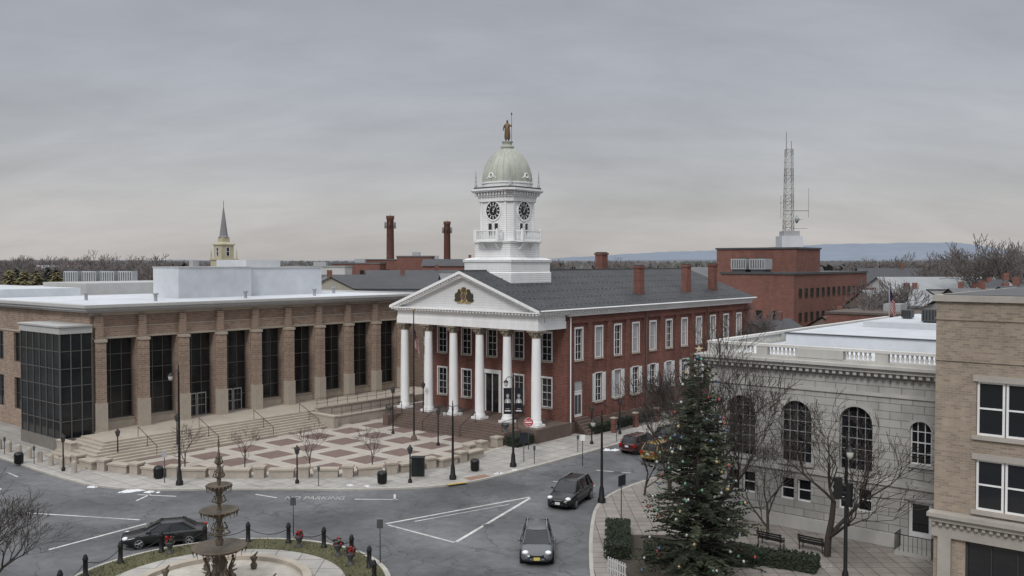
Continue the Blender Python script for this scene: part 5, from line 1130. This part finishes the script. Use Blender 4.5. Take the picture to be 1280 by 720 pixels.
# ------------------------------------------------------------------ CARS
def paint(n_, c): return M(n_, c, .28, 0, spec=.45, coat=.3)
PB = paint('car_black', (.008, .009, .010)); PG = paint('car_grey', (.10, .105, .115)); PD = paint('car_dark_red', (.05, .014, .014)); PY = paint('car_yellow', (.26, .17, .035))
HL = M('headlight_glass', (.75, .77, .8), .1, 0, spec=.8); TL = M('taillight_red', (.4, .01, .01), .2, 0); PLT = M('plate_yellow', (.6, .5, .12), .5, 0); PLW = M('plate_white', (.6, .6, .6), .5, 0)
def car(lab, loc, head, pm_, kind='suv', plate=PLW, nm='car', cat='car', scale=1.0):
    o = thing(nm, lab, cat, loc, math.atan2(head[1], head[0])); o.scale = (scale, scale, scale)
    suv = kind == 'suv'; Hr = 1.68 if suv else 1.43; bel = 1.04 if suv else .93; L = 2.32 if suv else 2.42
    hood = bel-.08 if suv else bel-.12
    st = [(L+.03, .50, .60, .42), (L-.06, .74, .74, .30), (L-.3, .87, hood-.10, .22), (L-.8, .92, hood-.02, .2), (1.15, .93, bel-.02, .2), (.3, .935, bel, .2), (-.7, .935, bel+.01, .2), (-1.5, .93, bel+.03, .2), (-L+.45, .91, bel+.02, .22), (-L+.12, .86, bel-.04, .3), (-L, .76, bel-.15, .42)]
    sec = lambda w_, t, b: [(0, b), (w_*.8, b), (w_, b+.12), (w_*1.01, (t+b)/2), (w_*.985, t-.12), (w_*.9, t-.02), (w_*.5, t+.02), (0, t+.03)]
    mb = MB(); vs = []; m_ = 14
    for (x, w_, t, b) in st:
        h_ = sec(w_, t, b); ring = [(x, y, z_) for y, z_ in h_]+[(x, -y, z_) for y, z_ in h_[-2:0:-1]]; vs += ring
    fs = [(j*m_+i, j*m_+(i+1) % m_, (j+1)*m_+(i+1) % m_, (j+1)*m_+i) for j in range(len(st)-1) for i in range(m_)]; fs += [tuple(range(m_)), tuple(range(len(vs)-1, len(vs)-m_-1, -1))]
    mb.add(vs, fs, pm_, True); body = part(o, 'body', mb); s_ = body.modifiers.new('sub', 'SUBSURF'); s_.levels = 1; s_.render_levels = 2
    if suv: g0, g1, g2, g3 = 1.25, .42, -1.7, -2.14
    else: g0, g1, g2, g3 = 1.1, .2, -1.0, -1.8
    wb_, wt = .84, .62; zb = bel-.03; zt = Hr-.07; NX = 8
    def screen(xa, xb, nm_):
        mb = MB(); vs = []
        for j in range(5):
            t = j/4
            for i in range(NX+1):
                u_ = -1+2*i/NX; x = xa+(xb-xa)*t; sg = 1 if xa > 0 else -1
                vs.append((x-sg*.14*u_*u_*(1-.4*t)+sg*.04*sin(pi*t), u_*((wb_*.93)*(1-t)+wt*t), zb+(zt-zb)*t))
        mb.add(vs, [(j*(NX+1)+i, j*(NX+1)+i+1, (j+1)*(NX+1)+i+1, (j+1)*(NX+1)+i) for j in range(4) for i in range(NX)], GLASS, True); part(o, nm_, mb)
    screen(g0+.08, g1+.06, 'windshield'); screen(g3-.04, g2-.06, 'rear_window')
    for s in (-1, 1):
        mb = MB(); mb.add([(g0-.06, s*wb_*.92, zb), (.2, s*wb_, zb), (-.7, s*wb_, zb), (g3+.08, s*wb_*.9, zb), (g2, s*wt, zt), (-.5, s*(wt+.01), zt), (g1, s*wt, zt)], [(0, 1, 2, 3, 4, 5, 6)], GLASS); part(o, 'side_window', mb)
        for (pa, pb_, ra, rb_, pmm) in [((g0-.05, s*wb_*.93, zb), (g1, s*wt, zt), .045, .04, pm_), ((g3+.05, s*wb_*.91, zb), (g2, s*wt, zt), .08, .06, pm_), ((-.25, s*wb_*1.0, zb), (-.3, s*(wt+.01), zt), .035, .035, BLACK)]+([((-1.35, s*wb_*.99, zb), (-1.3, s*(wt+.01), zt), .06, .05, pm_)] if suv else []):
            p_ = MB(); p_.tube(pa, pb_, ra, rb_, pmm, 5); part(o, 'pillar', p_)
        if suv: p_ = MB(); p_.tube((.2, s*(wt-.05), Hr+.02), (-1.6, s*(wt-.05), Hr+.02), .018, .018, LGREY, 5); part(o, 'roof_rail', p_)
        m2 = MB(); m2.ball((.85, s*(wb_+.17), bel+.08), .1, pm_, 8, .7); m2.tube((.85, s*(wb_-.02), bel), (.85, s*(wb_+.12), bel+.05), .03, .03, BLACK, 4); part(o, 'wing_mirror', m2)
        hh = MB(); hh.ball((L-.24, s*.64, hood-.19), .2, HL, 10, .6); part(o, 'headlight', hh)
        hh = MB(); hh.cbox((-L+.1, s*.7, bel-.18), .2, .26, .22, TL); part(o, 'taillight', hh)
        d_ = MB(); d_.cbox((.35, s*.94, bel-.18), .18, .03, .035, DGREY); part(o, 'door_handle', d_); d_ = MB(); d_.cbox((-.65, s*.94, bel-.18), .18, .03, .035, DGREY); part(o, 'door_handle', d_)
    r_ = MB(); vs = []; NXr, NYr = 10, 8
    for j in range(NXr+1):
        t = j/NXr; x = g1+.12+(g2-.14-g1-.12)*t
        for i in range(NYr+1):
            u_ = -1+2*i/NYr; ex = abs(2*t-1); vs.append((x-(.12*u_*u_ if t < .3 else -.1*u_*u_ if t > .7 else 0)*(ex), u_*(wt+.03), Hr-.085*abs(u_)**3-.085*ex**4))
    r_.add(vs, [(j*(NYr+1)+i, j*(NYr+1)+i+1, (j+1)*(NYr+1)+i+1, (j+1)*(NYr+1)+i) for j in range(NXr) for i in range(NYr)], pm_, True); part(o, 'roof', r_)
    g_ = MB(); g_.cbox((L-.02, 0, .62), .10, .8, .16, BLACK); g_.cbox((L-.08, 0, .38), .12, 1.3, .14, BLACK); g_.cbox((L+.03, 0, .69), .03, .6, .02, LGREY); part(o, 'grille', g_)
    g_ = MB(); g_.cbox((L+.06, 0, .5), .02, .34, .17, plate); g_.cbox((-L-.01, 0, .78), .03, .34, .17, PLW); part(o, 'number_plate', g_)
    for fx in (1.42, -1.4):
        for s in (-1, 1):
            wa_ = MB(); wa_.tube((fx, s*.55, .36), (fx, s*.938, .36), .41, .41, RUBBER, 20, True)
            w_ = part(o, 'wheel', wa_); t_ = part(w_, 'tyre', tyre_m, (fx, s*.86, .34)); t_.rotation_euler = (pi/2, 0, 0); t_ = part(w_, 'rim', rim_m, (fx, s*.86, .34)); t_.rotation_euler = (pi/2, 0, 0)
    return o
t_ = MB(); t_.lathe(0, 0, [(.2, -.11), (.31, -.11), (.34, -.08), (.34, .08), (.31, .11), (.2, .11)], RUBBER, 24); tyre_m = t_.mesh('tyre')
t_ = MB(); t_.lathe(0, 0, [(.22, -.1), (.22, .1)], DGREY, 20)
for s in (-1, 1):
    for k in range(5): a = 2*pi*k/5; t_.tube((0, 0, s*.118), (.21*cos(a), .21*sin(a), s*.113), .04, .03, RIM, 5)
    t_.lathe(0, 0, [(.24, s*.112), (.2, s*.118)], RIM, 20, caps=False)
rim_m = t_.mesh('rim')
car('black sedan passing the fountain island', (-21.0, 55.3, 0), (-.95, -.30), PB, 'sedan')
car('black crossover car turning out of the side street', (4.15, 64.7, 0), (-.42, -.9), PB, 'suv', scale=1.04)
car('grey car with yellow front plate approaching', (1.45, 53.1, 0), (-.03, -1), PG, 'suv', PLT)
car('dark red car waiting in the side street', (11.6, 82.5, 0), (.64, .76), PD, 'suv')
car('yellow car standing in the side street', (13.0, 79.2, 0), (.64, .76), PY, 'suv')
car('black car parked by the courthouse side kerb', (15.2, 86.5, 0), (.64, .76), PB, 'suv')
